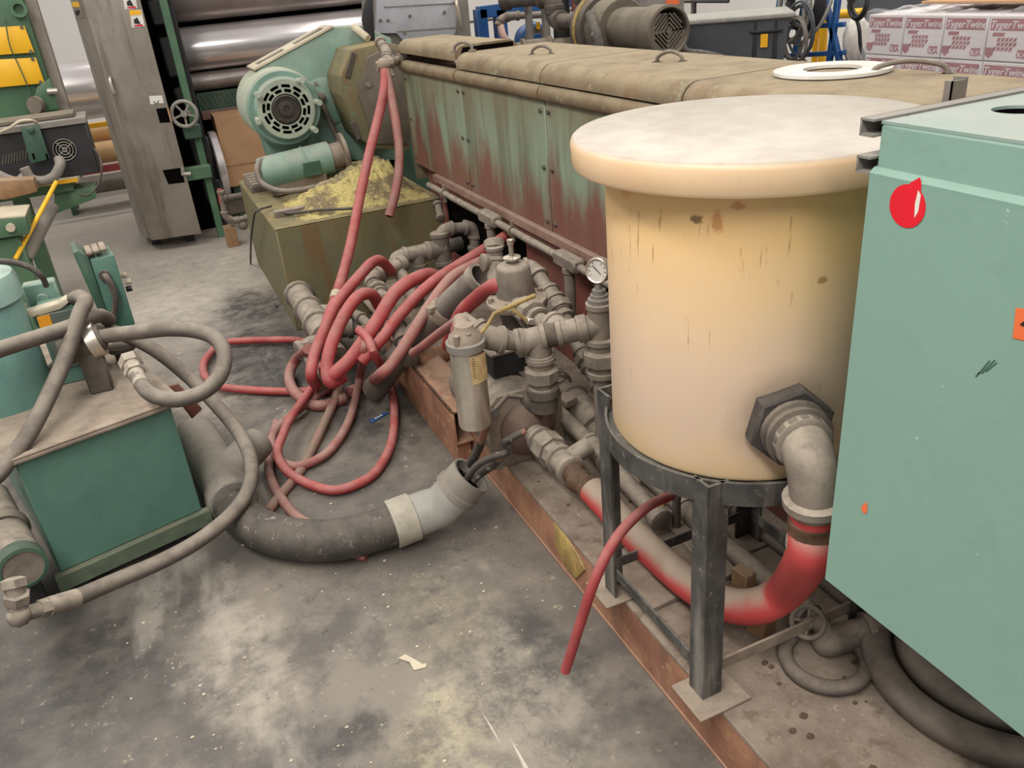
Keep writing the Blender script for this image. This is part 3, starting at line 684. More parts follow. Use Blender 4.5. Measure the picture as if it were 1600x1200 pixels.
# riser under the gauge
MB().cyl(A+V(0, 0, -.05), V(A.x, A.y, SZ), r1*1.0, 16).build('riser_pipe', m_pipe, pp)
union(pp, A+V(0, 0, -.10), (0, 0, 1), r1*1.15, m_pipe)
gz = A+V(0, 0, .06)
m = MB(); m.lathe([(.024, 0), (.034, .004), (.034, .022), (.026, .026), (.026, .034), (.02, .036), (.02, .048), (.009, .05), (.009, .075)], gz, (0, 0, 1), 12); m.build('gauge_bushing', m_grey_steel, pp)
gc = gz+V(0, 0, .105); gd = (CP-gc); gd.z = 0; gd = (gd.normalized()+V(-.55, .2, .15)).normalized()
ga = MB().lathe([(.001, -.022), (.03, -.022), (.036, -.018), (.037, .008), (.034, .012), (.031, .010), (.031, .005)], gc, gd, 28, False).build('pressure_gauge', m_steel, pp)
MB().lathe([(.0311, .006), (.001, .006)], gc, gd, 28, False).build('dial', m_white, ga)
m = MB(); u, v, d = frame(gd); m.bar(gc+gd*.0075-u*.012-V(0, 0, .010), gc+gd*.0075+u*.014+V(0, 0, .014), .003, .001)
for k in range(9):
    a = -PI*.2+PI*1.4*k/8; q = u*math.cos(a)+V(0, 0, 1)*math.sin(a); m.bar(gc+gd*.0075+q*.022, gc+gd*.0075+q*.028, .002, .001)
m.build('needle', m_ink, ga)
# filter canister hanging from the elbow
fb, ft = PY(737, 664, 2.01), PY(740, 535, 2.01); fx = ft; fz = V(fb.x, ft.y, fb.z); fx = V(fb.x+.012, ft.y, ft.z)
fc = MB().lathe([(.03, -.004), (.047, 0), (.049, .008), (.049, (fx.z-fz.z))], V(fx.x, fx.y, fz.z), (0, 0, 1), 36).build('filter_canister', m_steel, pp)
h0 = V(fx.x, fx.y, fx.z)
m = MB(); m.lathe([(.049, -.012), (.056, -.01), (.057, .012), (.05, .016)], h0, (0, 0, 1), 32); m.build('clamp_ring', m_grey_steel, fc)
m = MB(); m.lathe([(.05, .014), (.046, .03), (.03, .045), (.026, .06), (.001, .062)], h0, (0, 0, 1), 28); m.cyl(h0+V(0, 0, .035), Lf-dm*.03+V(-.03, .06, .045), .026, 14); m.build('filter_head', m_plate, pp)
for x in (-.035, .0): MB().cyl(h0+V(x, -.03, .01), h0+V(x, -.03, .045), .009, 10).build('head_screw', m_plate, pp)
lab = []
fa = math.atan2(-1, -.35)
m = MB(); rr = .0500
q = [(fx.x+rr*math.cos(-1.80+1.35*k/8), fx.y+rr*math.sin(-1.62+1.0*k/8)) for k in range(9)]
zt = fx.z-.02; zb = zt-.085
vs1 = [m.bm.verts.new((x, y, zb)) for x, y in q]; vs2 = [m.bm.verts.new((x, y, zt)) for x, y in q]
for k in range(8): m.bm.faces.new((vs1[k], vs1[k+1], vs2[k+1], vs2[k]))
fl = m.build('paper_label', m_paper, fc)
m = MB()
for k in range(9):
    z = zt-.007-.0075*k; rr2 = .0504; w2 = .8-.25*((k*37) % 5)/5
    q = [(fx.x+rr2*math.cos(-1.70+w2*j/6), fx.y+rr2*math.sin(-1.55+w2*j/6)) for j in range(7)]
    a = [m.bm.verts.new((x, y, z)) for x, y in q]; b = [m.bm.verts.new((x, y, z+.0022)) for x, y in q]
    for j in range(6): m.bm.faces.new((a[j], a[j+1], b[j+1], b[j]))
m.build('label_print', m_rust, fl)
# ball valve lever with yellow grip
lv0, lv1 = PY(752, 520, 2.0), PY(835, 462, 2.02)
mid = PY(772, 490, 2.0)
MB().tube([lv0, lv0.lerp(mid, .5)+V(0, 0, -.004), mid, mid.lerp(lv1, .2)], .0055, 8).build('lever_arm', m_yellow_worn, pp)
MB().tube([mid.lerp(lv1, .15), lv1], .007, 10).build('lever_grip', m_yellow_worn, pp)
p0, p1 = PY(795, 478, 2.1), PY(822, 500, 2.08)
MB().bar(p0, p1, .022, .006, .001).build('valve_handle', m_yellow_worn, pp)
m = MB(); m.bar(p1, PY(838, 503, 2.08), .028, .02, .003); m.hexn(PY(838, 503, 2.08), PY(852, 510, 2.07), .016); m.build('valve_stem', m_steel, pp)
# regulator
rg = PY(807, 468, 2.27); rx = V(rg.x, rg.y, rg.z+.008)
up = V(-.03, -.02, 1).normalized()
rb = MB().lathe([(.06, 0), (.063, .01), (.053, .10), (.05, .108), (.04, .114), (.018, .118), (.018, .134)], rx, up, 32).build('regulator_bonnet', m_pipe, pp)
m = MB(); m.lathe([(.095, -.022), (.098, -.014), (.097, -.004), (.075, .002), (.062, .012)], rx, up, 32)
for k in range(6): m.cyl(rx+V(.085*math.cos(k), .085*math.sin(k), -.004), rx+V(.085*math.cos(k), .085*math.sin(k), .012), .009, 6)
m.build('regulator_flange', m_plate, rb)
m = MB(); m.lathe([(.018, .128), (.028, .130), (.028, .136), (.008, .140), (.008, .175), (.011, .176), (.011, .192), (.006, .194)], rx, up, 12); m.build('adjusting_screw', m_steel, rb)
MB().lathe([(.04, -.10), (.055, -.085), (.06, -.05), (.09, -.022)], rx, up, 24).build('regulator_body', m_pipe_dark, pp)
MB().cyl(rx+V(0, 0, -.2), rx+V(0, 0, -.09), .03, 12).build('drain_stub', m_pipe_dark, pp)
# lines behind the regulator
run(pp, [rx+V(0, 0, -.06), PY(778, 470, 2.5), PY(775, 425, 2.55), PY(772, 382, 2.6)], .027, m_pipe, (False, True))
tee(pp, PY(775, 408, 2.57), (0, .05, 1), (-1, 0, .1), .022, m_pipe)
q0, q1, q2 = PX(832, 418, 1.14), PX(868, 470, 1.14), PX(935, 600, 1.12)
run(pp, [q0+V(-.06, .02, .005), q0, q1, q2], .026, m_pipe, (True, True))
union(pp, q1.lerp(q2, .1), q2-q1, .026, m_pipe); union(pp, q1.lerp(q2, .72), q2-q1, .022, m_pipe)
# large line along the deck behind the pump
bl = thing('return_pipe', (1.12, 2.2, SZ), 'wide dusty pipe lying along the base panel behind the pump', 'pipe')
run(bl, [PX(868, 600, 1.12), PX(912, 640, 1.12), PX(1000, 760, 1.12)], .042, m_pipe)
run(bl, [PX(868, 640, 1.02), PX(935, 705, 1.02), PX(1030, 810, 1.02)], .026, m_pipe)
m = MB(); m.box(PX(885, 625, 1.06), (.05, .06, .03), .2, .004); m.build('clamp_block', m_plate, bl)

# ------------------------------------------------------------------ conduit along the extruder's ledge
cn = thing('conduit', (1.22, 3, .68), 'thin grey conduit with junction boxes running under the teal side panels', 'conduit')
ca, cb2 = V(1.285, 4.12, .64), V(1.285, 1.4, .64)
MB().cyl(ca, cb2, .0155, 12).build('pipe', m_pipe, cn)
for y in (3.29, 2.55):
    b = MB().box((1.283, y, .643), (.05, .17, .052), 0, .008).build('junction_box', m_pipe, cn)
    m = MB(); m.cyl((1.283, y, .62), (1.283, y, .48), .02, 12); collar(m, V(1.283, y, .61), (0, 0, 1), .02, .025, 1.3); m.build('drop_pipe', m_pipe, cn)
for y in (3.88, 3.05, 2.35):
    m = MB(); m.torus((1.285, y, .64), (0, 1, 0), .02, .005, 16, 6); m.box((1.285, y, .671), (.012, .014, .022)); m.box((1.285, y, .608), (.012, .014, .022)); m.build('pipe_clamp', m_plate, cn)
m = MB(); m.cyl((1.283, 2.55, .48), (1.283, 2.55, .32), .018, 12); m.cyl((1.283, 2.55, .46), (1.21, 2.53, .46), .013, 8); m.ball((1.205, 2.53, .46), .02, 1); m.build('drop_pipe', m_pipe, cn)

# ------------------------------------------------------------------ pipework between block and base
bp2 = thing('branch_pipework', (.95, 3.7, 0), 'dusty elbows and tees branching before the dark opening beside the olive block', 'pipework')
Y0 = 3.72
a1, a2, a3, a4 = PY(608, 402, Y0), PY(655, 394, Y0), PY(690, 388, Y0), PY(692, 354, Y0)
run(bp2, [PY(648, 470, 3.5), PY(614, 404, Y0), a3], .032, m_pipe)
tee(bp2, a3, (0, 0, 1), (-1, 0, 0), .034, m_pipe)
run(bp2, [a3+V(0, 0, -.18), a3, PY(690, 358, Y0), PY(742, 354, Y0), PY(742, 402, Y0), PY(742, 430, Y0)], .026, m_pipe, (True, False))
run(bp2, [PY(690, 358, Y0)+V(.01, .02, .05), PY(684, 320, Y0+.1)], .018, m_pipe_dark)
MB().cyl(PY(700, 385, Y0+.25), PY(775, 368, Y0+.25), .036, 14).build('pipe', m_pipe_dark, bp2)
tee(bp2, PY(652, 395, Y0), (1, 0, 0), (0, 0, -1), .03, m_pipe)
m = MB(); m.lathe([(.03, 0), (.04, .01), (.04, .03), (.03, .035), (.036, .05), (.036, .08), (.026, .085)], PY(652, 405, Y0)+V(0, 0, -.12), (0, 0, 1), 16); m.build('coupling', m_teal_pale, bp2)
b0 = PY(578, 438, 3.6)
run(bp2, [PY(628, 412, 3.66), b0, PY(602, 470, 3.35)], .03, m_pipe)
union(bp2, PY(590, 455, 3.47), PY(602, 470, 3.35)-b0, .028, m_pipe)
run(bp2, [PY(602, 470, 3.35), PY(625, 520, 3.0), PY(640, 560, 2.85)], .028, m_pipe_dark)

mf = thing('feed_manifold', (.5, 3.8, 0), 'thick dusty pipe with side tees running from the olive block toward the aisle', 'pipework')
fa0, fa1 = V(.515, 4.16, .21), V(.525, 3.32, .165)
fd = (fa1-fa0).normalized()
MB().cyl(fa0, fa0+fd*.62, .062, 20).build('pipe', m_pipe, mf)
m = MB()
for t in (.0, .22, .42, .58): collar(m, fa0+fd*(t+.04), fd, .062, .03, 1.2)
m.each('collar', m_pipe, mf)
MB().cyl(fa0+fd*.6, fa1, .045, 18).build('pipe', m_pipe, mf)
for t, s in ((.30, 1), (.52, 1), (.62, -1)):
    c = fa0+fd*t; m = MB(); m.cyl(c, c+V(.13*s, -.03, -.02), .04, 14); collar(m, c+V(.13*s, -.03, -.02), (s, -.2, -.1), .036, .03, 1.3); m.build('branch', m_pipe, mf)
    if s > 0: run(mf, [c+V(.13, -.03, -.02), c+V(.22, -.06, -.05), c+V(.24, -.26, -.06)], .024, m_pipe)
    else: run(mf, [c+V(-.10, -.03, -.02), c+V(-.10, -.30, -.06)], .032, m_pipe)
m = MB()
for t in (.66, .76): collar(m, fa0+fd*t, fd, .045, .035, 1.3)
m.each('collar', m_pipe_dark, mf)

# wide cut hose pointing up at the regulator
ch = thing('cut_duct_hose', (.8, 2.8, 0), 'wide grey flexible hose with an open cut end beside the regulator', 'hose')
hp = [PY(752, 432, 2.72), PY(718, 462, 2.80), PY(690, 488, 2.87), PY(650, 525, 2.95), PY(612, 572, 3.0), PZ(585, 610, .06)]
cu = catmull(hp, 7)
m = MB(); m.tube(cu, .052, 18, False, False); m.tube([cu[0], cu[4], cu[10]], .044, 18, False, False); m.build('tube', m_hose_grey, ch)
u0 = (cu[0]-cu[1]).normalized()
m = MB(); m.tube([cu[0]+u0*.002, cu[0]-u0*.03], .058, 18, False, False); m.tube([cu[0]+u0*.002, cu[0]-u0*.03], .046, 18, False, False); m.lathe([(.058, 0), (.046, 0)], cu[0]+u0*.002, u0, 18, False); m.build('cuff', m_pipe, ch)
d0 = (cu[15]-cu[14]).normalized(); m = MB(); collar(m, cu[14], d0, .052, .05, 1.14); m.box(cu[14]+V(-.05, -.03, .035), (.03, .03, .02), .4, .002); m.build('clamp_band', m_plate, ch)
# rusty pipe end under the channel
e = PY(668, 560, 2.95)
m = MB(); m.tube([PY(650, 574, 2.9), e, PY(720, 545, 3.1)], .038, 16, False, False); m.tube([PY(650, 574, 2.9), e], .03, 16, False, False)
tag(m.build('rusty_pipe_end', M('orange_rust', S(176, 122, 82), S(140, 96, 66), 14, .8, 0, .4, DUST, .3)), 'rust orange open pipe end at the near end of the channel stub', 'pipe')

# ------------------------------------------------------------------ olive block with powder, motors, guard
BX0, BX1, BY0, BY1, BZ1 = .475, 1.36, 4.165, 5.55, .545
bk_ = thing('gearbox_base', (.9, 4.8, 0), 'olive green steel base block dusted with yellow powder under the drive', 'machine base')
MB().box2((BX0, BY0, 0), (BX1, BY1, BZ1), .006).build('body', m_olive, bk_)
MB().box2((BX0-.002, BY0-.002, BZ1), (BX1, BY1, BZ1+.006), .002).build('top_plate', m_olive, bk_)
m = MB(); m.box2((BX0+.04, BY0+.22, BZ1+.006), (BX0+.20, BY0+.26, BZ1+.04), .003); m.box2((BX0+.02, 5.1, BZ1+.006), (BX0+.16, 5.4, BZ1+.05), .004)
for k in range(5): m.box2((BX0+.02, 5.02+.08*k, BZ1+.05), (BX0+.18, 5.06+.08*k, BZ1+.075), .004)
m.each('mounting_foot', m_pipe, bk_)
n = 46; m = MB(); hh = {}
rng = random.Random(11)
gx0, gx1, gy0, gy1 = BX0+.12, BX1-.02, BY0+.03, 5.1
def hill(x, y):
    a = .135*math.exp(-(((x-1.16)/.20)**2+((y-4.6)/.25)**2)) + .07*math.exp(-(((x-.92)/.26)**2+((y-4.62)/.22)**2)) + .04*math.exp(-(((x-.72)/.2)**2+((y-4.45)/.2)**2))
    return a
for i in range(n+1):
    for j in range(n+1):
        x, y = gx0+(gx1-gx0)*i/n, gy0+(gy1-gy0)*j/n
        e = min(1, 6*min(i, n-i, j, n-j)/n)
        hh[i, j] = m.bm.verts.new((x, y, BZ1+.004+e*(hill(x, y)+rng.uniform(-.006, .008)*(hill(x, y)*20+.4))))
for i in range(n):
    for j in range(n): m.bm.faces.new((hh[i, j], hh[i+1, j], hh[i+1, j+1], hh[i, j+1]))
tag(m.build('powder_pile', m_sulfur, None, 60), 'spilled crumbly yellow powder heaped on the olive base block', 'powder', kind='stuff')
# belt guard
GY = 5.2
gd_ = thing('belt_guard', (.95, GY, BZ1), 'teal belt guard housing with slotted sloping top edge over the motor', 'guard')
gp = [(402, 108), (522, 42), (565, 40), (612, 60), (618, 250), (425, 252), (410, 205), (400, 160), (398, 125)]
poly = [PY(u, v, GY) for u, v in gp]
MB().prism(poly, (0, .26, 0), .01).build('housing', m_teal_pale, gd_)
a, b = PY(398, 112, GY), PY(522, 44, GY); dd = (b-a); nn = V(-dd.z, 0, dd.x).normalized()
m = MB(); fs = []
def slot(t0, t1): return [a+dd*t0+V(0, .07, 0)+nn*.006, a+dd*t1+V(0, .07, 0)+nn*.006, a+dd*t1+V(0, .19, 0)+nn*.006, a+dd*t0+V(0, .19, 0)+nn*.006]
m.holed([a+nn*.006+V(0, -.01, 0), b+nn*.006+V(0, -.01, 0), b+nn*.006+V(0, .27, 0), a+nn*.006+V(0, .27, 0)], [slot(.08, .42), slot(.55, .92)], nn*.012)
m.build('slotted_top', m_cream, gd_)
m = MB()
for t0, t1 in ((.08, .42), (.55, .92)): m.prism(slot(t0, t1), nn*.002)
m.each('slot_gap', m_void, gd_)
pl = PY(507, 160, GY)
o = MB().lathe([(.14, 0), (.14, .012), (.135, .016), (.001, .018)], pl, AY, 36).build('round_cover', m_teal_pale, gd_)
m = MB()
for k in range(8): bolt(m, pl+V(.12*math.cos(k*PI/4+.3), -.014, .12*math.sin(k*PI/4+.3)), AY, .011, .014)
m.each('bolt', m_grey_steel, o)
MB().tube([PY(553, 42, GY-.02), PY(575, 60, GY-.12)], .022, 10).build('lifting_bar', m_cream, gd_)
# motor on the guard
mc = PY(443, 168, GY-.14)
mo = thing('drive_motor', mc, 'round teal electric motor with slotted fan cover and dark hub bolted to guard', 'motor')
MB().lathe([(.205, -.38), (.214, -.37), (.214, -.02), (.205, -.005)], mc, AY, 48).build('drum', m_motor_pale, mo)
MB().lathe([(.19, -.01), (.203, .0), (.208, .03), (.20, .045)], mc, AY, 48).build('mounting_ring', m_teal_pale, mo)
sh = mc+AY*.04
MB().lathe([(.172, -.01), (.174, .03), (.168, .05), (.158, .058)], sh, AY, 48, False).build('fan_shroud', m_teal_pale, mo)
face = sh+AY*.055
circY = lambda c, r, n=40: [c+V(r*math.cos(2*PI*k/n), 0, r*math.sin(2*PI*k/n)) for k in range(n)]
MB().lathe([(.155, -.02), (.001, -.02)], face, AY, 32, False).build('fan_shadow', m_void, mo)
holes = []
for ri, (ra, rb_) in enumerate(((.092, .110), (.117, .134))):
    for k in range(12):
        a0, a1 = 2*PI*k/12+.07+ri*.1, 2*PI*(k+1)/12-.07+ri*.1
        holes.append([face+V(ra*math.cos(a0+(a1-a0)*t/4), 0, ra*math.sin(a0+(a1-a0)*t/4)) for t in range(5)]+[face+V(rb_*math.cos(a1-(a1-a0)*t/4), 0, rb_*math.sin(a1-(a1-a0)*t/4)) for t in range(5)])
holes.append(circY(face, .085, 36))
MB().holed(circY(face, .160, 48), holes, (0, -.006, 0)).build('fan_grille', m_motor_pale, mo)
m = MB(); m.lathe([(.084, -.018), (.082, .0), (.07, .006), (.066, -.002), (.045, -.004), (.04, .012), (.022, .014), (.02, .004), (.001, .004)], face, AY, 36); m.build('hub', m_hub, mo)
for k, a in enumerate((.95, 2.55, 3.35, 5.5, .1)):
    q = mc+V(.165*math.cos(a), -.03, .165*math.sin(a)); m = MB(); m.cyl(q, q+V(0, -.14, 0)+V(math.cos(a), 0, math.sin(a))*.015, .016, 12); m.build('standoff', m_motor_pale, mo)
# small gearmotor
s0, s1 = PY(410, 272, 4.92), PY(498, 250, 4.92)
sm = thing('gearmotor', s0.lerp(s1, .5), 'small horizontal teal motor with flange resting before the belt guard', 'motor')
ax = (s1-s0).normalized()
MB().lathe([(.05, -.02), (.085, -.01), (.092, .02), (.092, .24), (.098, .245), (.098, .25), (.092, .255), (.092, .40)], s0, ax, 28).build('body', m_teal_pale, sm)
MB().lathe([(.075, .40), (.075, .47), (.12, .475), (.12, .495), (.04, .50)], s0, ax, 24).build('flange', m_plate, sm)
m = MB(); m.box(s0+ax*.27+V(0, -.09, -.02), (.10, .02, .08), 0, .003); m.build('nameplate_recess', m_green_dk, sm)
MB().box(s0+ax*.2+V(0, 0, -.09), (.3, .12, .10), 0, .004).build('foot', m_plate, sm)
hose('motor_cable', [PY(410, 250, 4.9), PY(402, 262, 4.85), PY(408, 285, 4.8), PY(435, 298, 4.7), PY(470, 297, 4.65), PY(520, 286, 4.6), PY(548, 278, 4.6), PY(565, 275, 4.65)], .017, m_hose_grey, 'grey flexible cable looping from the small teal motor over the powder')
hose('thin_cable', [PZ(560, 318, .6), PZ(555, 325, .578), PZ(500, 328, .58), PZ(460, 333, .575), PZ(440, 332, .57)], .008, m_hose_black, 'thin black cable lying across the yellow powder')
hose('floor_wire', [PZ(424, 322, .57), PZ(410, 328, .58)+V(-.03, 0, 0), PX(396, 345, .43), PX(392, 380, .43), PX(393, 425, .43), PX(405, 450, .43), PZ(432, 478, .01)], .006, m_hose_black, 'thin black wire drooping from the olive block to the floor', k=6)
lv = MB(); lv.cyl(PY(503, 163, GY-.06), PY(535, 235, GY-.10), .017, 10); lv.ball(PY(501, 152, GY-.06), .03, 2); lv.cyl(PY(501, 152, GY-.06), PY(500, 145, GY-.06), .012, 8)
lo = tag(lv.build('adjusting_lever', m_motor), 'slim brown adjusting rod leaning across the round guard cover', 'lever')
# bearing housing between guard and extruder
bh = thing('bearing_housing', (1.3, 4.8, BZ1), 'angular dusty cast housing between belt guard and extruder end', 'housing')
HY = 4.86
out = [PY(u, v, HY) for u, v in ((548, 78), (600, 66), (640, 74), (648, 130), (640, 235), (582, 232), (560, 215), (534, 150), (532, 120))]
MB().prism(out, (0, .34, 0), .008).build('casting', m_olive, bh)
inn = [PY(u, v, HY-.02) for u, v in ((575, 90), (604, 74), (640, 80), (640, 225), (585, 225), (575, 190), (560, 148), (562, 130))]
MB().prism(inn, (0, .03, 0), .004).build('face_plate', m_motor, bh)
for (u0, v0), (u1, v1) in (((553, 82), (543, 122)), ((551, 190), (561, 218))): MB().bar(PY(u0, v0, HY-.002), PY(u1, v1, HY-.002), .03, .012, .003, (0, 1, 0)).build('rib_slot', m_pipe_dark, bh)
bolt_ = MB(); bolt(bolt_, PY(575, 132, HY-.02), AY, .016, .016); bolt_.each('bolt', m_grey_steel, bh)
# water pipe head above the extruder end with two hoses
wp = thing('water_manifold', PY(603, 100, 4.45), 'dusty elbowed water pipe at the extruder end where two hoses hang', 'pipework')
run(wp, [PY(594, 66, 4.6), PY(604, 80, 4.5), PY(605, 98, 4.42), PY(630, 92, 4.5), PY(640, 88, 4.6)], .022, m_pipe, (True, False))
m = MB(); q = PY(600, 103, 4.4); m.ball(q, .042, 2); m.cyl(q, q+V(.02, -.02, -.06), .03, 8); m.cyl(q+V(-.04, 0, 0), q+V(.05, 0, .01), .026, 8); m.build('hose_fitting', m_plate, wp)
HR = .024
hose('water_hose', [PY(601, 110, 4.38), PY(601, 135, 4.33), PY(592, 180, 4.25), PY(577, 240, 4.1), PY(562, 310, 3.95), PY(546, 390, 3.75), PY(526, 462, 3.5), PY(512, 500, 3.35), PY(505, 540, 3.25)], HR, m_hose_red, 'long red hose stretched from the water pipe down into the coils', seg=12)
m = MB(); q0, q1 = PY(527, 458, 3.51), PY(524, 468, 3.48); m.cyl(q0, q1, .028, 12); tag(m.build('hose_ferrule', m_cream), 'pale ferrule clamped around the long stretched red hose', 'ferrule')
h2 = [PY(603, 110, 4.38), PY(611, 150, 4.3), PY(620, 200, 4.2), PY(624, 245, 4.12), PY(620, 290, 4.05), PY(608, 338, 4.0)]
o = MB().tube(catmull(h2, 8), .023, 12).build('short_hose', m_hose_red_old)
tag(o, 'short dull red hose hanging with an open end over the powder', 'hose')
dq = (h2[-1]-h2[-2]).normalized(); MB().lathe([(.016, .001), (.001, .001)], h2[-1], dq, 12, False).build('end_shade', m_void, o)  # flat black disc standing in for the shade in the hose bore
# ------------------------------------------------------------------ red hose coils over the pipes
CO = 'red hoses coiled over the pipes'
def ph(l): return [PZ(a, b, c) if k == 'z' else PY(a, b, c) for a, b, k, c in l]
hose('coil_hose', ph([(612, 425, 'y', 3.6), (596, 408, 'y', 3.52), (584, 409, 'y', 3.48), (568, 424, 'y', 3.4), (525, 476, 'y', 3.28), (503, 525, 'y', 3.2), (490, 560, 'y', 3.14), (487, 590, 'y', 3.1), (500, 606, 'z', .03)]), .024, m_hose_red, 'red hose arching highest against the olive block', group=None, seg=12)
hose('coil_hose', ph([(592, 478, 'y', 3.32), (583, 462, 'y', 3.28), (570, 459, 'y', 3.24), (555, 468, 'y', 3.2), (537, 495, 'y', 3.15), (519, 535, 'y', 3.08), (511, 572, 'y', 3.03), (516, 597, 'y', 3.0), (535, 590, 'y', 3.05)]), .026, m_hose_red, 'thick red hose with a tight bend just under the highest arch', seg=12)
hose('coil_hose', ph([(695, 445, 'y', 3.3), (682, 432, 'y', 3.26), (660, 431, 'y', 3.2), (620, 455, 'y', 3.1), (588, 504, 'y', 3.03), (552, 556, 'y', 3.0), (525, 582, 'y', 3.0), (512, 590, 'y', 3.02)]), .029, m_hose_red, 'widest red hose sweeping over the middle of the coil', seg=12)
hose('coil_hose', ph([(794, 366, 'y', 3.2), (770, 382, 'y', 3.17), (740, 400, 'y', 3.14), (675, 442, 'y', 3.07), (625, 492, 'y', 3.0), (598, 528, 'y', 2.97), (565, 565, 'y', 2.97)]), .0235, m_hose_red, 'red hose running up from the coil into the dark base opening', seg=12)
hose('coil_hose', ph([(768, 402, 'y', 3.05), (725, 422, 'y', 3.0), (700, 440, 'y', 2.95), (670, 480, 'y', 2.9), (645, 520, 'y', 2.85), (615, 565, 'y', 2.82), (595, 585, 'y', 2.85), (575, 600, 'z', .03), (545, 612, 'z', .03)]), .0235, m_hose_red_old, 'dull red hose crossing the wide grey cut hose', seg=12)
hose('regulator_hose', [PY(788, 447, 2.27), PY(768, 449, 2.36), PY(742, 468, 2.5), PY(722, 488, 2.58), PY(708, 515, 2.68), PY(700, 540, 2.8)], .026, m_hose_red, 'stout red hose curving down from the regulator flange', seg=12)
hose('filter_hose', [h0+V(-.02, .01, .045), PY(718, 502, 2.2), PY(700, 512, 2.35), PY(678, 528, 2.5), PY(660, 542, 2.6), PY(645, 552, 2.68)], .0165, m_hose_red_old, 'slim dusky red hose leaving the head of the filter canister', seg=12)
hose('loop_hose', ph([(574, 528, 'y', 3.02), (569, 550, 'y', 2.98), (562, 590, 'z', .06), (547, 653, 'z', .03), (519, 700, 'z', .024), (487, 722, 'z', .024), (456, 728, 'z', .03), (432, 714, 'z', .03), (424, 690, 'z', .035), (434, 668, 'z', .03), (462, 644, 'z', .03), (503, 614, 'z', .04), (522, 600, 'z', .08)]), .0175, m_hose_red_old, 'slender red hose forming the inner loop on the floor', seg=12)
hose('loop_hose', ph([(560, 515, 'y', 2.98), (575, 530, 'y', 2.92), (586, 556, 'y', 2.85), (606, 590, 'z', .05), (616, 634, 'z', .03), (612, 690, 'z', .022), (590, 734, 'z', .022), (559, 756, 'z', .022), (519, 766, 'z', .022), (475, 753, 'z', .024), (447, 734, 'z', .045), (433, 708, 'z', .07), (441, 682, 'z', .075), (453, 655, 'z', .07), (476, 622, 'z', .07), (500, 588, 'z', .10), (505, 570, 'y', 3.05)]), .0175, m_hose_red, 'red hose drawing the big outer loop across the floor', seg=12)
hose('floor_hose', ph([(520, 548, 'y', 3.2), (467, 532, 'z', .05), (425, 531, 'z', .03), (352, 535, 'z', .03), (330, 550, 'z', .03), (318, 570, 'z', .03), (322, 590, 'z', .03), (345, 604, 'z', .03), (400, 610, 'z', .02), (456, 612, 'z', .02), (490, 610, 'z', .02), (530, 612, 'z', .02)]), .018, m_hose_red, 'red hose lying straight along the floor toward the teal reservoir', seg=12)
hose('loop_hose', ph([(482, 545, 'y', 3.35), (466, 558, 'z', .1), (453, 581, 'z', .04), (456, 606, 'z', .05), (476, 626, 'z', .03), (500, 634, 'z', .025), (540, 622, 'z', .025)]), .024, m_hose_red_old, 'dusty rose hose hooked around the foot of the feed pipe', seg=12)
hose('floor_hose', ph([(432, 660, 'z', .02), (421, 720, 'z', .02), (424, 750, 'z', .02), (441, 781, 'z', .02), (462, 806, 'z', .02), (487, 822, 'z', .02), (520, 848, 'z', .02), (560, 866, 'z', .018), (572, 868, 'z', .018)]), .0175, m_hose_red_old, 'dusty red hose passing beneath the thick black floor hose', seg=12)
hose('floor_hose', ph([(533, 600, 'z', .05), (512, 650, 'z', .03), (487, 703, 'z', .018), (468, 738, 'z', .015), (440, 772, 'z', .015), (418, 800, 'z', .015)]), .018, M('mud_brown_rubber', S(124, 98, 82), S(150, 92, 84), 8, .8, 0, .5, DUST, .2), 'mud stained hose running straight down the middle of the floor loops', seg=12)
hose('floor_cable', ph([(462, 640, 'z', .015), (440, 660, 'z', .015), (424, 678, 'z', .015), (405, 695, 'z', .016)]), .012, m_hose_black, 'short black cable on the floor behind the grey wye fitting')

# ------------------------------------------------------------------ thick floor hose with plastic elbow and cut cables
fh_pts = ph([(348, 765, 'z', .085), (372, 800, 'z', .078), (410, 828, 'z', .075), (465, 843, 'z', .075), (530, 843, 'z', .075), (590, 828, 'z', .078), (622, 817, 'z', .08)])
fh = tag(MB().tube(catmull(fh_pts, 8), .066, 22).build('floor_duct_hose', m_hose_black), 'thick black mud flecked hose lying across the concrete floor', 'hose')
pe = thing('plastic_elbow', fh_pts[-1], 'pale grey plastic pipe elbow on the end of the thick floor hose', 'pipe fitting')
k0, k1, k2, k3 = PZ(612, 820, .08), PZ(648, 806, .085), PZ(690, 790, .10), PZ(722, 757, .17)
m = MB(); m.tube([k0, k0.lerp(k1, .95)], .078, 28); m.build('socket', M('chalky_plastic', S(172, 166, 152), S(146, 140, 126), 12, .7, 0, .4, S(196, 188, 170), .2), pe)
m = MB(); m.tube(catmull([k0.lerp(k1, .9), k1.lerp(k2, .5), k2, k2.lerp(k3, .75)], 6), lambda t: .070-.004*t, 28); m.build('bend', m_pvc, pe)
m = MB(); d3 = (k3-k2).normalized(); c3 = k2.lerp(k3, .62)
m.lathe([(.066, 0), (.075, .004), (.075, .024), (.070, .028), (.070, .085), (.062, .085), (.062, .04)], c3, d3, 28, False); m.build('spigot', m_pvc_dusty, pe)
c4 = c3+d3*.05
MB().lathe([(.063, 0), (.001, 0)], c4, d3, 24, False).build('mouth', m_void, pe)
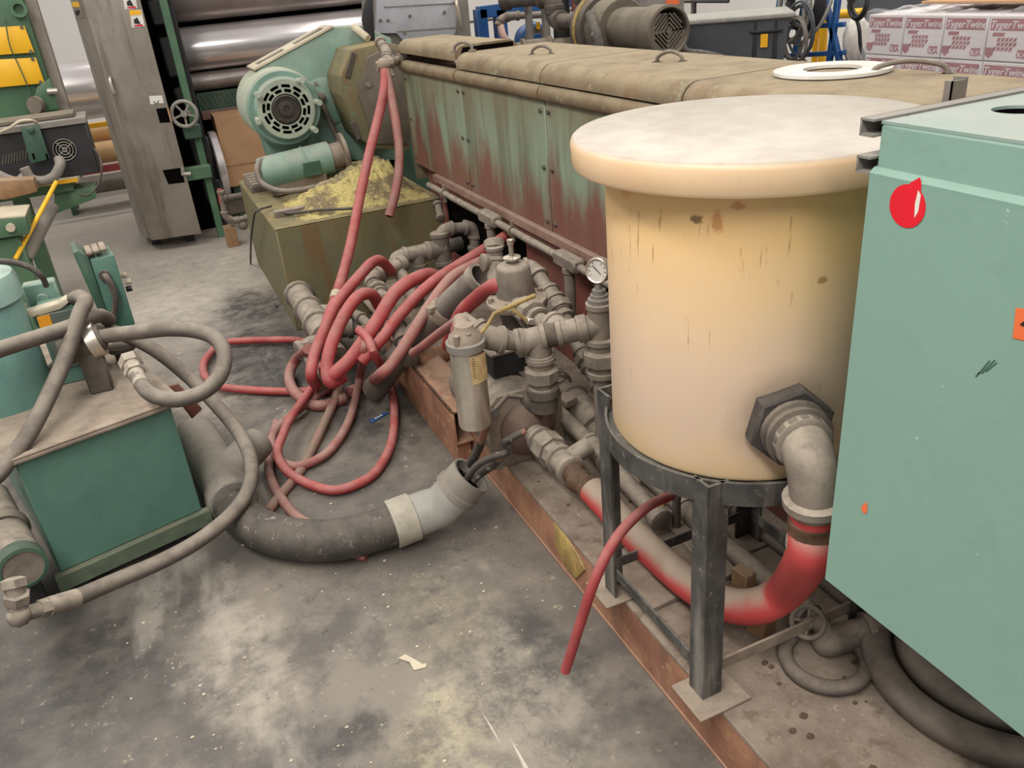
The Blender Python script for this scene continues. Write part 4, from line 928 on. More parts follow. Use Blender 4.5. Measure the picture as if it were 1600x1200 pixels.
cabs = [([c4+V(-.02, .02, 0), PY(728, 735, 2.16), PY(742, 712, 2.12), PY(752, 690, 2.09)], .0145, m_hose_black, 'charcoal cut cable with bare copper red tip leaning on the canister'),
        ([c4+V(.0, .0, 0), PY(745, 728, 2.05), PY(770, 714, 2.0), PY(790, 708, 1.98), PY(796, 700, 1.97), PY(788, 692, 1.97), PY(796, 686, 1.96), PY(815, 676, 1.95)], .0115, m_hose_black, 'black cut cable hooked back before the pump flange'),
        ([c4+V(.02, -.01, 0), PY(750, 740, 2.08), PY(768, 728, 2.05), PY(778, 718, 2.03)], .014, m_hose_black, 'lowest black cut cable poking out of the plastic elbow')]
for i, (p, r, mt, lab) in enumerate(cabs):
    cc = thing('cut_cable', p[0], lab, 'cable'); MB().tube(catmull(p, 7), r, 10).build('sheath', mt, cc)
    d = (p[-1]-p[-2]).normalized()
    if i == 0: MB().tube(catmull([p[-1]-d*.01, PY(757, 675, 2.07), PY(762, 657, 2.05)], 5), .0125, 8).build('bare_end', m_copper, cc)
    else: MB().cyl(p[-1]-d*.004, p[-1]+d*.014, r*.8, 8).build('bare_end', m_copper, cc)
# grey wye fitting behind the reservoir
wy = thing('wye_fitting', PZ(345, 750, 0), 'dusty grey plastic wye fitting on the floor beside the teal reservoir', 'pipe fitting')
y0, y1 = PZ(372, 795, .085), PZ(318, 700, .10)
yd = (y1-y0).normalized()
m = MB(); m.cyl(y0+yd*.04, y1+yd*.12, .078, 26); collar(m, y0+yd*.08, yd, .076, .07, 1.14); m.build('barrel', m_pvc_dusty, wy)
m = MB(); bb = y0+yd*.22; bt = PZ(405, 690, .12); m.tube(catmull([bb, bb.lerp(bt, .4), bt], 5), lambda t: .072-.012*t, 22); m.build('branch', m_pvc_dusty, wy)
d = (bt-bb).normalized(); MB().lathe([(.052, .002), (.001, .002)], bt, d, 20, False).build('open_mouth', m_void, wy)

# ------------------------------------------------------------------ hydraulic power unit
cl, cr = PZ(95, 925, .05), PZ(335, 815, .05)
e1_ = (cr-cl).normalized(); n1 = V(-e1_.y, e1_.x, 0); LW = (cr-cl).length; RZ = math.atan2(e1_.y, e1_.x); DP = .98; TZ = .505
hu = thing('hydraulic_unit', cl+(e1_*LW+n1*DP)*.5-V(0, 0, .05), 'teal hydraulic reservoir with dusty lid, valves and grey hoses standing on the floor', 'power unit')
def HL(a, b, z): return V(cl.x, cl.y, 0)+e1_*a+n1*b+V(0, 0, z)
def hbox(m, a, b, bev=.004):
    c = (V(a)+V(b))/2; s = V(b)-V(a); return m.box(HL(c.x, c.y, c.z), s, RZ, bev)
hbox(MB(), (.02, .02, .10), (LW-.02, DP, TZ-.012)).build('tank', m_teal, hu)
hbox(MB(), (0, 0, .045), (LW, .03, .10), .003).build('base_rail', m_rail, hu)
hbox(MB(), (0, DP-.03, .045), (LW, DP, .10), .003).build('base_rail', m_rail, hu)
for a in (.03, LW-.09): hbox(MB(), (a, .02, .0), (a+.06, .08, .05), .003).build('foot', m_black, hu)
for a in (.03, LW-.09): hbox(MB(), (a, DP-.09, .0), (a+.06, DP-.03, .05), .003).build('foot', m_black, hu)
hbox(MB(), (-.02, -.005, TZ-.012), (LW+.02, DP+.02, TZ), .003).build('lid', m_plate, hu)
m = MB(); hbox(m, (.0, -.004, TZ), (LW, .02, TZ+.008), .002); hbox(m, (LW-.02, 0, TZ), (LW, DP, TZ+.008), .002); m.build('lid_lip', m_plate, hu)
# filler cap
fcx = PZ(196, 560, TZ)
m = MB(); m.cyl(fcx, fcx+V(0, 0, .03), .03, 20); m.lathe([(.04, .03), (.046, .035), (.046, .05), (.04, .055)], fcx, (0, 0, 1), 24); m.build('filler_cap', m_pipe_dark, hu)
# teal electric box on a post
jx = PZ(186, 512, TZ); jr = V(.93, .36, 0)
jb_ = thing('switch_box', jx, 'teal tilted electrical box standing at the back of the hydraulic reservoir', 'electrical box')
b0, b1 = PY(213, 505, jx.y), PY(162, 512, jx.y)
JY = jx.y
qs = [PY(u, v, JY) for u, v in ((141, 404), (180, 392), (208, 500), (186, 512), (175, 510))]
MB().prism([PY(u, v, JY) for u, v in ((140, 406), (178, 398), (212, 508), (176, 516))], (-.02, .16, 0), .006).build('body', m_teal, jb_)
MB().prism([PY(u, v, JY-.004) for u, v in ((114, 396), (122, 392), (138, 402), (176, 514), (166, 514))], (-.02, .165, 0), .003).build('cover', m_green_dk, jb_)
m = MB()
for k in range(3): p = PY(138+11*k, 396-3*k, JY+.03); m.box(p+V(.0, .03, .004), (.022, .12, .012), .1, .003)
m.build('top_fin', m_plate, jb_)
hs0 = [PY(163, 430, JY-.005), PY(167, 434, JY-.03), PY(176, 450, JY-.035), PY(180, 470, JY-.035), PY(178, 490, JY-.03), PY(172, 510, JY-.02)]
MB().tube(catmull(hs0, 5), .012, 8).build('lead_cable', m_pipe_dark, jb_)
m = MB(); m.cyl(hs0[0]+V(0, .02, 0), hs0[0]+V(0, -.012, 0), .02, 8); m.build('cable_gland', m_pipe_dark, jb_)
for k, (u0, v0, mt) in enumerate(((195, 430, m_cream), (202, 440, m_cream), (203, 451, m_black))): MB().cyl(PY(u0-6, v0+1, JY+.07), PY(u0+3, v0-1, JY+.07), .011, 10).build('push_button', mt, jb_)
# motor drum at the frame edge
dc = PZ(16, 625, TZ); dr_ = (PY(92, 625, dc.y)-PY(16, 625, dc.y)).length; dtop = PY(-40, 432, dc.y).z
dm_ = thing('pump_motor', V(dc.x, dc.y, TZ), 'upright pale blue green motor drum with chipped cap on the reservoir', 'motor')
m_cap = M('chipped_pale_cap', S(150, 184, 176), S(136, 170, 162), 6, .5, 0, .6, S(176, 170, 156), .05, chips=S(62, 66, 62), chipamt=.03)
mt_drum = M('blue_green_paint', S(104, 146, 138), S(92, 132, 126), 6, .5, 0, .3, S(170, 166, 154), .05, chips=S(60, 70, 70), chipamt=.0)
MB().lathe([(dr_*.98, 0), (dr_*.98, dtop-TZ-.08), (dr_*.9, dtop-TZ-.06)], V(dc.x, dc.y, TZ), (0, 0, 1), 40).build('body', mt_drum, dm_)
MB().lathe([(dr_*1.0, dtop-TZ-.085), (dr_*1.05, dtop-TZ-.08), (dr_*1.05, dtop-TZ-.02), (dr_*1.0, dtop-TZ-.002), (dr_*.9, dtop-TZ), (.001, dtop-TZ+.002)], V(dc.x, dc.y, TZ), (0, 0, 1), 48).build('fan_cap', m_cap, dm_, 25)
# valve block with amber label
m_gg = M('grey_green_plate', S(92, 104, 98), S(80, 92, 86), 6, .5, 0, .3, DUST)
vb = thing('valve_block', PZ(85, 605, TZ), 'grey green hydraulic valve block with an amber label beside the drum', 'valve')
VY = PZ(85, 605, TZ).y
va, vb_ = PY(44, 480, VY), PY(106, 590, VY)
m = MB(); m.box2((va.x+.01, VY, TZ), (va.x+.15, VY+.12, va.z-.02), .004); m.build('body', m_teal, vb)
m = MB(); m.box2((va.x+.02, VY-.012, TZ+.06), (va.x+.14, VY, va.z-.03), .003); m.build('face_plate', m_gg, vb)
MB().prism([PY(u, v, VY-.014) for u, v in ((57, 495), (77, 491), (85, 514), (65, 519))], (0, -.0015, 0)).build('amber_label', m_amber, vb)
m = MB(); m.prism([PY(u, v, VY-.01) for u, v in ((24, 494), (90, 474), (104, 466), (108, 473), (94, 484), (28, 502))], (0, .05, 0), .003); m.cyl(PY(40, 495, VY+.01), PY(38, 475, VY+.01), .006, 8); m.build('cream_bracket', m_cream, vb)
m = MB(); hb = PY(65, 455, VY+.16); m.box(hb+V(0, 0, -.04), (.10, .05, .15), 0, .006); m.cyl(hb+V(0, -.02, -.02), hb+V(0, -.045, -.02), .02, 12); m.build('solenoid', m_teal_pale, vb)
# chrome clamp elbow
kc = thing('pump_coupling', PZ(150, 575, TZ), 'dusty pipe coupling with a bright band clamp on the reservoir lid', 'coupling')
KY = 2.74
p0, p1 = PY(128, 540, KY), PY(156, 528, KY); dk = (p1-p0).normalized()
m = MB(); m.cyl(p0-dk*.06, p1+dk*.01, .042, 18); m.build('barrel', m_pipe_dark, kc)
m = MB(); m.cyl(p1-dk*.035, p1, .056, 24); m.build('band_clamp', m_steel, kc)
MB().box2((p0.x-.02, KY-.03, TZ), (p0.x+.05, KY+.03, p0.z-.02), .005).build('support', m_pipe_dark, kc)
# hoses over the unit
f1_ = PY(220, 598, 2.50)
m_nut = M('dusty_pale_fitting', S(168, 156, 142), S(146, 134, 120), 12, .7, 0, .6, S(190, 180, 166), .2)
wf = thing('hose_swivel', f1_, 'pale dusty swivel fitting at the end of the small hose loop', 'coupling')
SY = 2.6
f0, f1 = PY(202, 562, 2.62), PY(220, 598, 2.50); df = (f1-f0).normalized()
m = MB(); m.hexn(f0, f0+df*.035, .034); m.cyl(f0+df*.03, f0+df*.06, .026, 14); m.hexn(f0+df*.055, f0+df*.075, .032); m.cyl(f0+df*.07, f1+df*.01, .024, 14); m.build('nuts', m_nut, wf)
hr = .0235
hose('hydraulic_hose', [f0+df*.07, f1, PY(232, 613, 2.46), PY(252, 622, 2.42), PY(282, 624, 2.40), PY(318, 612, 2.40), PY(343, 588, 2.42), PY(351, 558, 2.46), PY(340, 532, 2.5), PY(310, 518, 2.54), PY(265, 514, 2.58), PY(215, 519, 2.64), PY(180, 523, 2.7), PY(155, 527, KY)], hr, m_hose_grey, 'dusty grey hose making the small loop beyond the reservoir corner', seg=14)
hose('hydraulic_hose', [PY(150, 512, 3.0), PY(190, 522, 2.95), PY(240, 546, 2.9), PY(290, 585, 2.85), PY(335, 630, 2.75), PY(372, 675, 2.65), PY(392, 720, 2.52), PY(388, 765, 2.42), PY(360, 805, 2.34), PY(310, 845, 2.28), PY(250, 878, 2.22), PY(180, 908, 2.16), PY(115, 936, 2.1)], hr, m_hose_grey, 'long dusty grey hose sweeping around the reservoir front to the low cylinder', seg=14)
hose('hydraulic_hose', [V(-1.25, 1.9, .03), V(-1.0, 2.0, .06), PY(-40, 790, 2.3), PY(0, 738, 2.36), PY(45, 678, 2.45), PY(80, 610, 2.55), PY(105, 550, 2.65), PY(125, 490, 2.72), PY(133, 472, 2.75), PY(125, 464, 2.82), PY(112, 470, 2.9), PY(106, 482, 2.95)], hr, m_hose_grey, 'grey hose rising from the frame edge to a tight bend by the valve', seg=14)
hose('hydraulic_hose', [V(-1.35, 2.2, .03), V(-1.15, 2.25, .25), PY(-110, 574, 2.45), PY(-40, 560, 2.5), PY(0, 546, 2.55), PY(50, 530, 2.62), PY(100, 514, 2.7), PY(135, 500, 2.78), PY(150, 494, 2.85), PY(160, 494, 2.9), PY(170, 500, 2.98)], hr, m_hose_grey, 'straight grey hose crossing before the blue green drum', seg=14)
for i, (dv_, r) in enumerate(((0, .013), (9, .013))):
    hose('thin_lead', [PY(-20, 590+dv_, 2.8), PY(30, 600+dv_, 2.8), PY(60, 590+dv_, 2.85), PY(85, 570+dv_, 2.95)], r, m_hose_grey, ('upper' if i == 0 else 'lower')+' thin grey lead drooping across the base of the drum')
hose('black_lead', [PY(-10, 408, dc.y), PY(15, 409, dc.y), PY(45, 417, dc.y), PY(65, 432, dc.y), PY(72, 446, dc.y+.05)], .009, m_hose_black, 'black lead arching out of the drum cap')
# fitting at the end of the long hose and the low cylinder
q = PY(115, 936, 2.1); q2 = PY(30, 962, 2.02); dq = (q2-q).normalized()
ef = thing('end_fitting', q2, 'dusty brass coloured end fitting where the long hose meets the low cylinder', 'coupling')
m = MB(); m.cyl(q-dq*.01, q+dq*.07, .026, 16); m.hexn(q+dq*.065, q+dq*.095, .025); m.cyl(q+dq*.09, q2, .020, 14); m.ball(q2, .03, 2); m.cyl(q2, PY(20, 905, 2.05), .024, 14); m.hexn(PY(27, 940, 2.03), PY(26, 928, 2.03), .032); m.hexn(PY(22, 918, 2.04), PY(20, 905, 2.05), .032)
m.build('elbow_nuts', m_pipe, ef)
lc = thing('low_cylinder', PY(35, 890, 2.2), 'dusty steel cylinder lying low before the reservoir with open rim facing the aisle', 'cylinder')
c0 = PY(36, 888, 2.2); ca_ = (n1*1.0).normalized()
MB().lathe([(.058, .0), (.058, .2), (.054, .21)], c0, ca_, 32).build('barrel', m_pipe, lc)
MB().lathe([(.058, .05), (.062, .045), (.062, -.004), (.052, -.006), (.052, .02), (.001, .02)], c0, ca_, 32, False).build('rim', m_green_dk, lc)
c2_ = c0+ca_*.22
MB().lathe([(.058, 0), (.066, .01), (.066, .03), (.056, .04), (.056, .26), (.05, .27)], c2_, ca_, 28).build('upper_barrel', m_pipe, lc)
m = MB(); m.box(V(c0.x, c0.y, 0)+ca_*.26+V(0, 0, (c0.z-.05)/2), (.06, .2, c0.z-.05), RZ, .004); m.build('cradle', m_black, lc)
rb0 = PZ(280, 622, .40)
tag(MB().prism([PY(u, v, 2.75) for u, v in ((262, 605), (278, 600), (316, 640), (300, 655))], (0, .012, 0), .002).build('red_flat_bar', m_frame_red), 'red brown flat bar sticking out behind the reservoir corner', 'bar')
# ------------------------------------------------------------------ stainless column cover and mill
KX, KYf = .20, 6.30
sc_ = thing('column_guard', (0, 6.6, 0), 'tall stained stainless steel column cover with warning stickers and a handle', 'guard')
foot = [(-.215, 6.62), (-.135, 6.36), (KX, KYf), (KX, 7.05), (-.215, 7.05)]
MB().prism([(x, y, .085) for x, y in foot], (0, 0, 2.3), .004).build('cover', m_steel_col, sc_)
m = MB()
for x, y in ((-.12, 6.6), (.12, 6.5), (.1, 6.95), (-.12, 6.95)): m.box((x, y, .043), (.06, .06, .086))
m.each('foot', m_black, sc_)
def KP(u, v, off=.004):   # a point on the column's front face
    d = ray(u, v); nrm = V(foot[2][1]-foot[1][1], -(foot[2][0]-foot[1][0]), 0).normalized()
    o = V(foot[1][0], foot[1][1], 0); t = (o-CP).dot(nrm)/d.dot(nrm); return CP+d*t+nrm*off
fn = V(foot[2][1]-foot[1][1], -(foot[2][0]-foot[1][0]), 0).normalized()
def decal(name, px, mt, par, off=.001, th=.0008): return MB().prism([KP(u, v, off) for u, v in px], fn*th).build(name, mt, par)
for (u0, v0) in ((201, 0), (212, 28)):
    s = decal('warning_sticker', ((u0-10, v0-12), (u0+9, v0-13), (u0+14, v0+13), (u0-6, v0+15)), m_white, sc_)
    decal('sticker_header', ((u0-10, v0-12), (u0+8, v0-12), (u0+9, v0-5), (u0-9, v0-4)), m_yellow, s, .0025)
    decal('pictogram', ((u0-3, v0+3), (u0+2, v0-1), (u0+7, v0+7), (u0+6, v0+8), (u0+9, v0+10), (u0-2, v0+9)), m_ink, s, .0025)
    decal('sticker_footer', ((u0-2, v0+11), (u0+11, v0+10), (u0+12, v0+13), (u0-2, v0+13)), m_red, s, .0025)
s = decal('lockout_sticker', ((233, 150), (253, 149), (256, 161), (235, 163)), m_white, sc_)
m = MB(); m.torus(KP(244, 158, .003), fn, .014, .004, 12, 5, -.2, 3.4); m.build('horseshoe_mark', m_grey_steel, s)
cn2 = V(foot[1][1]-foot[0][1], -(foot[1][0]-foot[0][0]), 0).normalized(); cn2 = -cn2 if cn2.y > 0 else cn2
def KC(u, v, off=.004):
    d = ray(u, v); o = V(foot[0][0], foot[0][1], 0); return CP+d*((o-CP).dot(cn2)/d.dot(cn2))+cn2*off
MB().prism([KC(u, v, .001) for u, v in ((112, 3), (123, 3), (125, 11), (114, 11))], cn2*.001).build('yellow_sticker', m_yellow, sc_)
MB().prism([KC(u, v, .001) for u, v in ((115, 13), (129, 12), (131, 28), (120, 29))], cn2*.001).build('pictogram_sticker', m_grey_steel, sc_)
MB().prism([KC(u, v, .0025) for u, v in ((118, 19), (122, 15), (126, 17), (124, 23), (121, 25))], cn2*.001).build('pictogram', m_ink, sc_)
MB().tube(catmull([KP(172, 121, .002), KP(173, 124, .03), KP(177, 138, .03), KP(179, 146, .002)], 4), .009, 8).build('handle', m_chrome, sc_)
decal('access_opening', ((244, 170), (262, 168), (267, 191), (250, 192)), m_void, sc_, .0005)
decal('access_opening', ((254, 266), (283, 262), (289, 285), (263, 288)), m_void, sc_, .0005)
MB().tube([KP(262, 168, .012), KP(268, 190, .012)], .006, 6).build('edge_rod', m_brown, sc_)

ml = thing('calender_mill', (.9, 7.4, 0), 'dark mill frame with stacked polished horizontal rolls behind the drive', 'machine')
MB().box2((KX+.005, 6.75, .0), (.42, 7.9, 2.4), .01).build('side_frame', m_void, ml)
RY = 7.35
zc = lambda u, v: PY(u, v, RY).z
def roll(zz, r, mt, nm, x0=.44, x1=2.7):
    MB().lathe([(r*.5, -.06), (r*.5, 0), (r*.97, 0), (r, .015), (r, x1-x0-.02), (r*.97, x1-x0)], (x0, RY, zz), (1, 0, 0), 64).build(nm, mt, ml)
def rspan(v0, v1, u=420): a, b = zc(u, v0), zc(u, v1); return (a+b)/2, (a-b)/2*1.0
z_, r_ = rspan(28, 97); roll(z_, r_, m_chrome, 'polished_roll')
z_, r_ = rspan(-70, 21); roll(z_, r_, m_chrome_dull, 'upper_roll')
z_, r_ = rspan(99, 128); roll(z_, r_, m_chrome_dull, 'lower_roll')
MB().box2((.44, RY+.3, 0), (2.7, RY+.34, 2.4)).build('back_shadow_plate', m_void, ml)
MB().box2((.46, RY-.05, zc(350, 168)), (2.2, RY+.02, zc(350, 140))).build('mesh_panel', m_green_dk, ml)
m = MB()
for k in range(26):
    for s in (-1, 1): x = .5+.04*k; m.bar((x, RY-.055, zc(350, 166)), (x+s*.05, RY-.055, zc(350, 142)), .004, .003, 0, (0, 1, 0))
o = m.build('expanded_mesh', m_motor, ml); o['kind'] = 'stuff'
MB().box2((.46, RY-.08, zc(350, 182)), (2.2, RY+.02, zc(350, 168)), .004).build('cross_beam', m_ledge, ml)
gp0, gp1 = PY(257, -10, 6.45), PY(343, 345, 6.45)
MB().box2((gp1.x-.035, 6.42, .0), (gp1.x+.015, 6.5, 2.3), .004).build('green_post', m_green, ml)
MB().box2((gp1.x+.02, 6.55, .0), (gp1.x+.055, 6.6, 2.3), .002).build('post_edge', m_black, ml)
m = MB()
for v, h in ((20, .16), (90, .26), (150, .1), (240, .22), (300, .16)):
    p = PY(240+v*.3, v, 6.6); m.box((p.x+.02, 6.68, p.z), (.13, .14, h), 0, .012)
m.each('bearing_block', m_black, ml)
p = PY(300, 205, 6.4); MB().box(p, (.12, .1, .09), 0, .006).build('green_lug', m_green_dk, ml)
p = PY(305, 270, 6.4); MB().box(p, (.22, .08, .09), 0, .006).build('green_arm', m_green, ml)
MB().tube([PY(285, 262, 6.3), PY(285, 272, 6.3), PY(298, 271, 6.3)], .014, 6).build('clevis_pin', m_steel, ml)
fl = MB().lathe([(.24, 0), (.25, .01), (.25, .05), (.24, .06)], (gp1.x+.09, RY-.5, zc(345, 240)), (1, 0, 0), 48).build('roll_flange', m_chrome, ml)
hw = thing('handwheel', PY(288, 178, 6.3), 'spoked grey handwheel beside the tall stainless column', 'handwheel')
wc, wa = PY(288, 178, 6.3), V(-.25, -1, .1).normalized(); wr = .083
m = MB(); m.torus(wc, wa, wr, .013, 32, 8); m.build('rim', m_grey_steel, hw)
u, v, d = frame(wa); v = d.cross(u)
for k in range(5): q = u*math.cos(2*PI*k/5+.3)+v*math.sin(2*PI*k/5+.3); MB().bar(wc+q*.02, wc+q*wr, .014, .01, .002, wa).build('spoke', m_grey_steel, hw)
m = MB(); m.cyl(wc-wa*.16, wc+wa*.02, .022, 12); m.build('hub', m_grey_steel, hw)
cbx = [PY(334, 183, 6.85), PY(408, 176, 6.85), PY(412, 284, 6.85), PY(354, 288, 6.85)]
cb3 = thing('cardboard_carton', (cbx[0]+cbx[2])/2, 'plain brown cardboard carton standing behind the teal motor', 'carton')
x0, x1, z0, z1 = cbx[0].x, cbx[1].x+.15, cbx[2].z, cbx[0].z
MB().box2((x0, 6.85, z0), (x1, 7.15, z1), .004).build('body', m_brown, cb3)
MB().box2((x0-.002, 6.845, z0+(z1-z0)*.30), (x1, 6.85, z0+(z1-z0)*.305)).build('flap_seam', m_wood, cb3)
tag(MB().box2((x0+.02, 6.9, 0), (x1, 7.12, z0), .004).build('carton_support', m_green_dk), 'dark support block under the brown cardboard carton', 'block')
# valve cluster on the floor between column and block
vc = thing('floor_valve_cluster', PZ(352, 360, 0), 'cluster of red and grey valves and pipes standing between the column and the olive block', 'pipework')
VQ = 6.1
run(vc, [PY(345, 300, VQ), PY(352, 340, VQ), PY(365, 345, VQ), PY(385, 340, VQ)], .02, m_pipe)
run(vc, [PY(352, 310, VQ), PY(385, 305, VQ)], .024, m_pipe_dark)
m = MB(); p = PY(356, 355, VQ); m.box2((p.x-.03, VQ-.02, 0), (p.x+.05, VQ+.08, p.z), .003); m.build('timber_foot', m_wood, vc)
m = MB(); m.cyl(PY(343, 295, VQ), PY(346, 318, VQ), .016, 10); m.build('red_handle', m_hose_red, vc)
m = MB(); m.box(PY(370, 320, VQ+.1), (.18, .06, .12), 0, .01); m.ball(PY(380, 352, VQ), .035, 2); m.build('valve_body', m_motor, vc)

# ------------------------------------------------------------------ left hand machine with yellow plates
gm = thing('green_press_frame', (-.75, 6.5, 0), 'green machine frame carrying two bright yellow guard plates', 'machine')
GF = 6.5
a = PY(40, 0, GF); b = PY(93, 178, GF)
MB().prism([(-1.4, GF, 0), (-1.05, GF, 0), (-1.05, GF, .78), (b.x, GF, .78), (b.x, GF, 2.3), (-1.4, GF, 2.3)], (0, .12, 0), .006).build('upright', m_green, gm)
for px in ([(-60, 46), (38, 40), (54, 82), (-60, 90)], [(-60, 96), (56, 90), (70, 130), (-60, 142)]):
    P4 = [PY(u, v, GF-.03) for u, v in px]; y_ = MB().prism(P4, (0, .01, 0), .001).build('guard_plate', m_yellow, gm)
    m = MB()
    for k in (1, 2): q = P4[k]*.9+(P4[0]+P4[2])*.05; q.y = GF-.03; bolt(m, q+V(0, 0, 0), AY, .012, .006)
    m.each('bolt', m_motor, y_)
hose('thin_string', [PY(8, 30, GF-.06), PY(15, 70, GF-.06), PY(28, 100, GF-.05), PY(42, 132, GF-.05), PY(52, 158, GF-.05)], .004, m_green_dk, 'thin cord hanging across the two yellow guard plates', 'cord', seg=6)
m = MB(); m.lathe([(.05, 0), (.05, .05), (.03, .05), (.03, .01), (.001, .01)], PY(30, 14, GF), AY, 20, False); m.build('boss', m_green, gm)
hoop = [PY(52, 158, GF-.06), PY(58, 136, GF-.06), PY(78, 122, GF-.06), PY(92, 170, GF-.06), PY(60, 176, GF-.06)]
MB().prism(hoop, (0, .03, 0), .003).build('curved_gusset', m_green, gm)
MB().cyl(PY(74, 143, GF-.07), PY(90, 142, GF-.07), .02, 10).build('pin', m_steel, gm)
MB().lathe([(.055, 0), (.06, .02), (.055, .04)], PY(60, 165, GF-.10), (-.5, -.8, .2), 20).build('knurled_knob', m_motor, gm)
a0 = PY(100, 177, 6.75)
MB().box2((a0.x-.06, 6.625, .74), (a0.x+.055, 6.75, 2.4), .004).build('pale_column', M('pale_grey_post', S(184, 172, 162), S(168, 156, 146), 4, .6, 0, 0, None, .03), gm)
# rolls seen through the gap
RR = 'rolls of sheet seen through the gap by the column'
for nm, u, v0, v1, yy, mt, lab, x0, x1 in (('steel_roll', 130, 92, 188, 9.2, m_chrome, 'large horizontal bare metal roll seen between post and column', -2.2, .3),
        ('kraft_roll', 155, 222, 256, 8.3, m_kraft, 'lower tan paper roll seen left of the stainless column', -.7, .2),
        ('kraft_roll', 150, 194, 222, 8.5, m_kraft, 'upper tan paper roll stacked behind the stainless column', -.7, .2),
        ('grey_roll', 165, 272, 300, 8.2, m_pvc_dusty, 'pale grey roll lying low below the tan paper rolls', -.7, .2)):
    p, q = PY(u, v0, yy), PY(u, v1, yy); r = (p.z-q.z)/2
    t = thing(nm, (x0, yy, (p.z+q.z)/2), lab, 'roll'); MB().lathe([(r, 0), (r, x1-x0)], (x0, yy, (p.z+q.z)/2), (1, 0, 0), 40).build('sheet', mt, t); MB().cyl((x0-.05, yy, (p.z+q.z)/2), (x1+.05, yy, (p.z+q.z)/2), r*.3, 16).build('core', m_brown, t)
    m = MB()
    for x in (x0-.03, x1+.03): m.box2((x-.02, yy-.05, 0), (x+.02, yy+.05, (p.z+q.z)/2))
    m.each('stand', m_green_dk, t)
p = PY(160, 262, 8.1); tag(MB().box2((-.7, 8.02, p.z-.03), (.15, 8.06, p.z+.03), .003).box2((.1, 8.03, 0), (.14, 8.05, p.z)).build('red_rail', m_hose_red), 'dull red rail between the tan and the grey rolls', 'rail')
p2 = PY(150, 195, 8.2); tag(MB().box2((-.7, 8.16, p2.z-.02), (.15, 8.2, p2.z+.02), .003).box2((.1, 8.17, 0), (.13, 8.19, p2.z)).build('yellow_rail', m_yellow), 'thin yellow rail above the tan paper rolls', 'rail')
# dark equipment box with fan on a cream board
EY = 5.5
tb = thing('green_cart', PY(60, 300, EY), 'green wheeled cart with cream board top edged in yellow tape', 'cart')
t0, t1, t2 = PY(-60, 308, EY), PY(122, 283, EY), PY(142, 258, EY+.35)
MB().prism([t0, t1, V(t2.x, EY+.42, t1.z), V(t0.x, EY+.42, t1.z)], (0, 0, .02)).build('board_top', m_cream, tb)
MB().bar(t0+V(0, -.004, .009), t1+V(0, -.004, .009), .006, .022, 0).build('yellow_edge', m_yellow, tb)
MB().box2((t0.x, EY+.06, t1.z-.06), (t1.x-.04, EY+.4, t1.z-.004), .005).build('apron', m_green, tb)
for x in (t1.x-.34, t0.x+.1):
    MB().box2((x-.04, EY+.1, .0), (x+.04, EY+.2, t1.z-.06), .004).build('leg', m_green, tb)
eb = thing('fan_unit', PY(60, 250, EY), 'black electronics box with round fan grille on the cream board', 'electronics')
f0, f1 = PY(-60, 262, EY+.06), PY(133, 192, EY+.06)
zt_ = PY(133, 192, EY+.06).z
MB().box2((f0.x, EY+.06, t1.z+.022), (f1.x, EY+.36, zt_), .006).build('case', m_black, eb)
MB().box2((f0.x, EY+.04, zt_), (f1.x+.01, EY+.38, zt_+.035), .004).build('lid', m_grey_steel, eb)
MB().box2((f0.x, EY+.1, zt_+.037), (f1.x-.05, EY+.34, zt_+.06), .004).build('upper_lid', m_motor, eb)
fcn = PY(101, 234, EY+.055); m = MB()
for r in (.012, .028, .044, .06): m.torus(fcn, AY, r, .0035, 28, 5)
for k in range(4): m.bar(fcn, fcn+V(.062*math.cos(k*PI/2+.6), 0, .062*math.sin(k*PI/2+.6)), .005, .005, 0, (0, 1, 0))
m.build('fan_grille', m_grey_steel, eb)
m = MB(); m.cyl(fcn+V(0, .004, 0), fcn+V(0, .001, 0), .066, 28); m.build('fan_recess', m_void, eb)
m = MB()
for k in range(9): q = PY(4+4.5*k, 258-1.2*k, EY+.056); m.bar(q, q+V(.02, 0, .05), .004, .004, 0, (0, 1, 0))
m.each('vent_slot', m_motor, eb)
bk2 = thing('green_bracket', PY(55, 230, EY-.02), 'dark green slotted bracket plate before the black electronics box', 'bracket')
MB().prism([PY(u, v, EY-.02) for u, v in ((32, 200), (60, 194), (78, 248), (48, 256))], (0, .014, 0), .002).build('plate', m_green_dk, bk2)
m = MB()
for u0 in (51, 72): m.bar(PY(u0, 240, EY-.022), PY(u0+3, 249, EY-.022), .012, .004, .001, (0, 1, 0))
m.each('slot', m_void, bk2); MB().lathe([(.02, 0), (.016, .02), (.001, .024)], PY(48, 203, EY-.02), AY, 16).build('knob', m_green_dk, bk2)
hose('armoured_cable', [PY(-10, 270, EY-.06), PY(10, 280, EY-.06), PY(30, 284, EY-.05), PY(45, 270, EY-.05)], .03, m_pvc_dusty, 'fat grey corrugated cable sagging at the frame edge over the cream board', 'cable')
hose('armoured_cable', [PY(38, 262, EY-.07), PY(48, 278, EY-.07), PY(65, 283, EY-.07), PY(84, 276, EY-.07), PY(94, 258, EY-.06), PY(92, 248, EY-.03)], .028, m_pvc_dusty, 'fat grey corrugated cable bent under the fan grille', 'cable')
hose('white_cable', [PY(0, 206, EY), PY(15, 200, EY-.02), PY(30, 190, EY-.02), PY(48, 188, EY), PY(58, 192, EY+.05)], .008, m_cream, 'pale thin cable draped over the lid of the black electronics box', 'cable')
hose('power_lead', [PY(137, 228, EY+.1), PY(152, 238, EY+.05), PY(159, 260, EY), PY(155, 285, EY-.02), PY(140, 304, EY-.05), PY(125, 305, EY-.1)], .006, m_hose_black, 'black lead curling down from the black electronics box', 'cable')
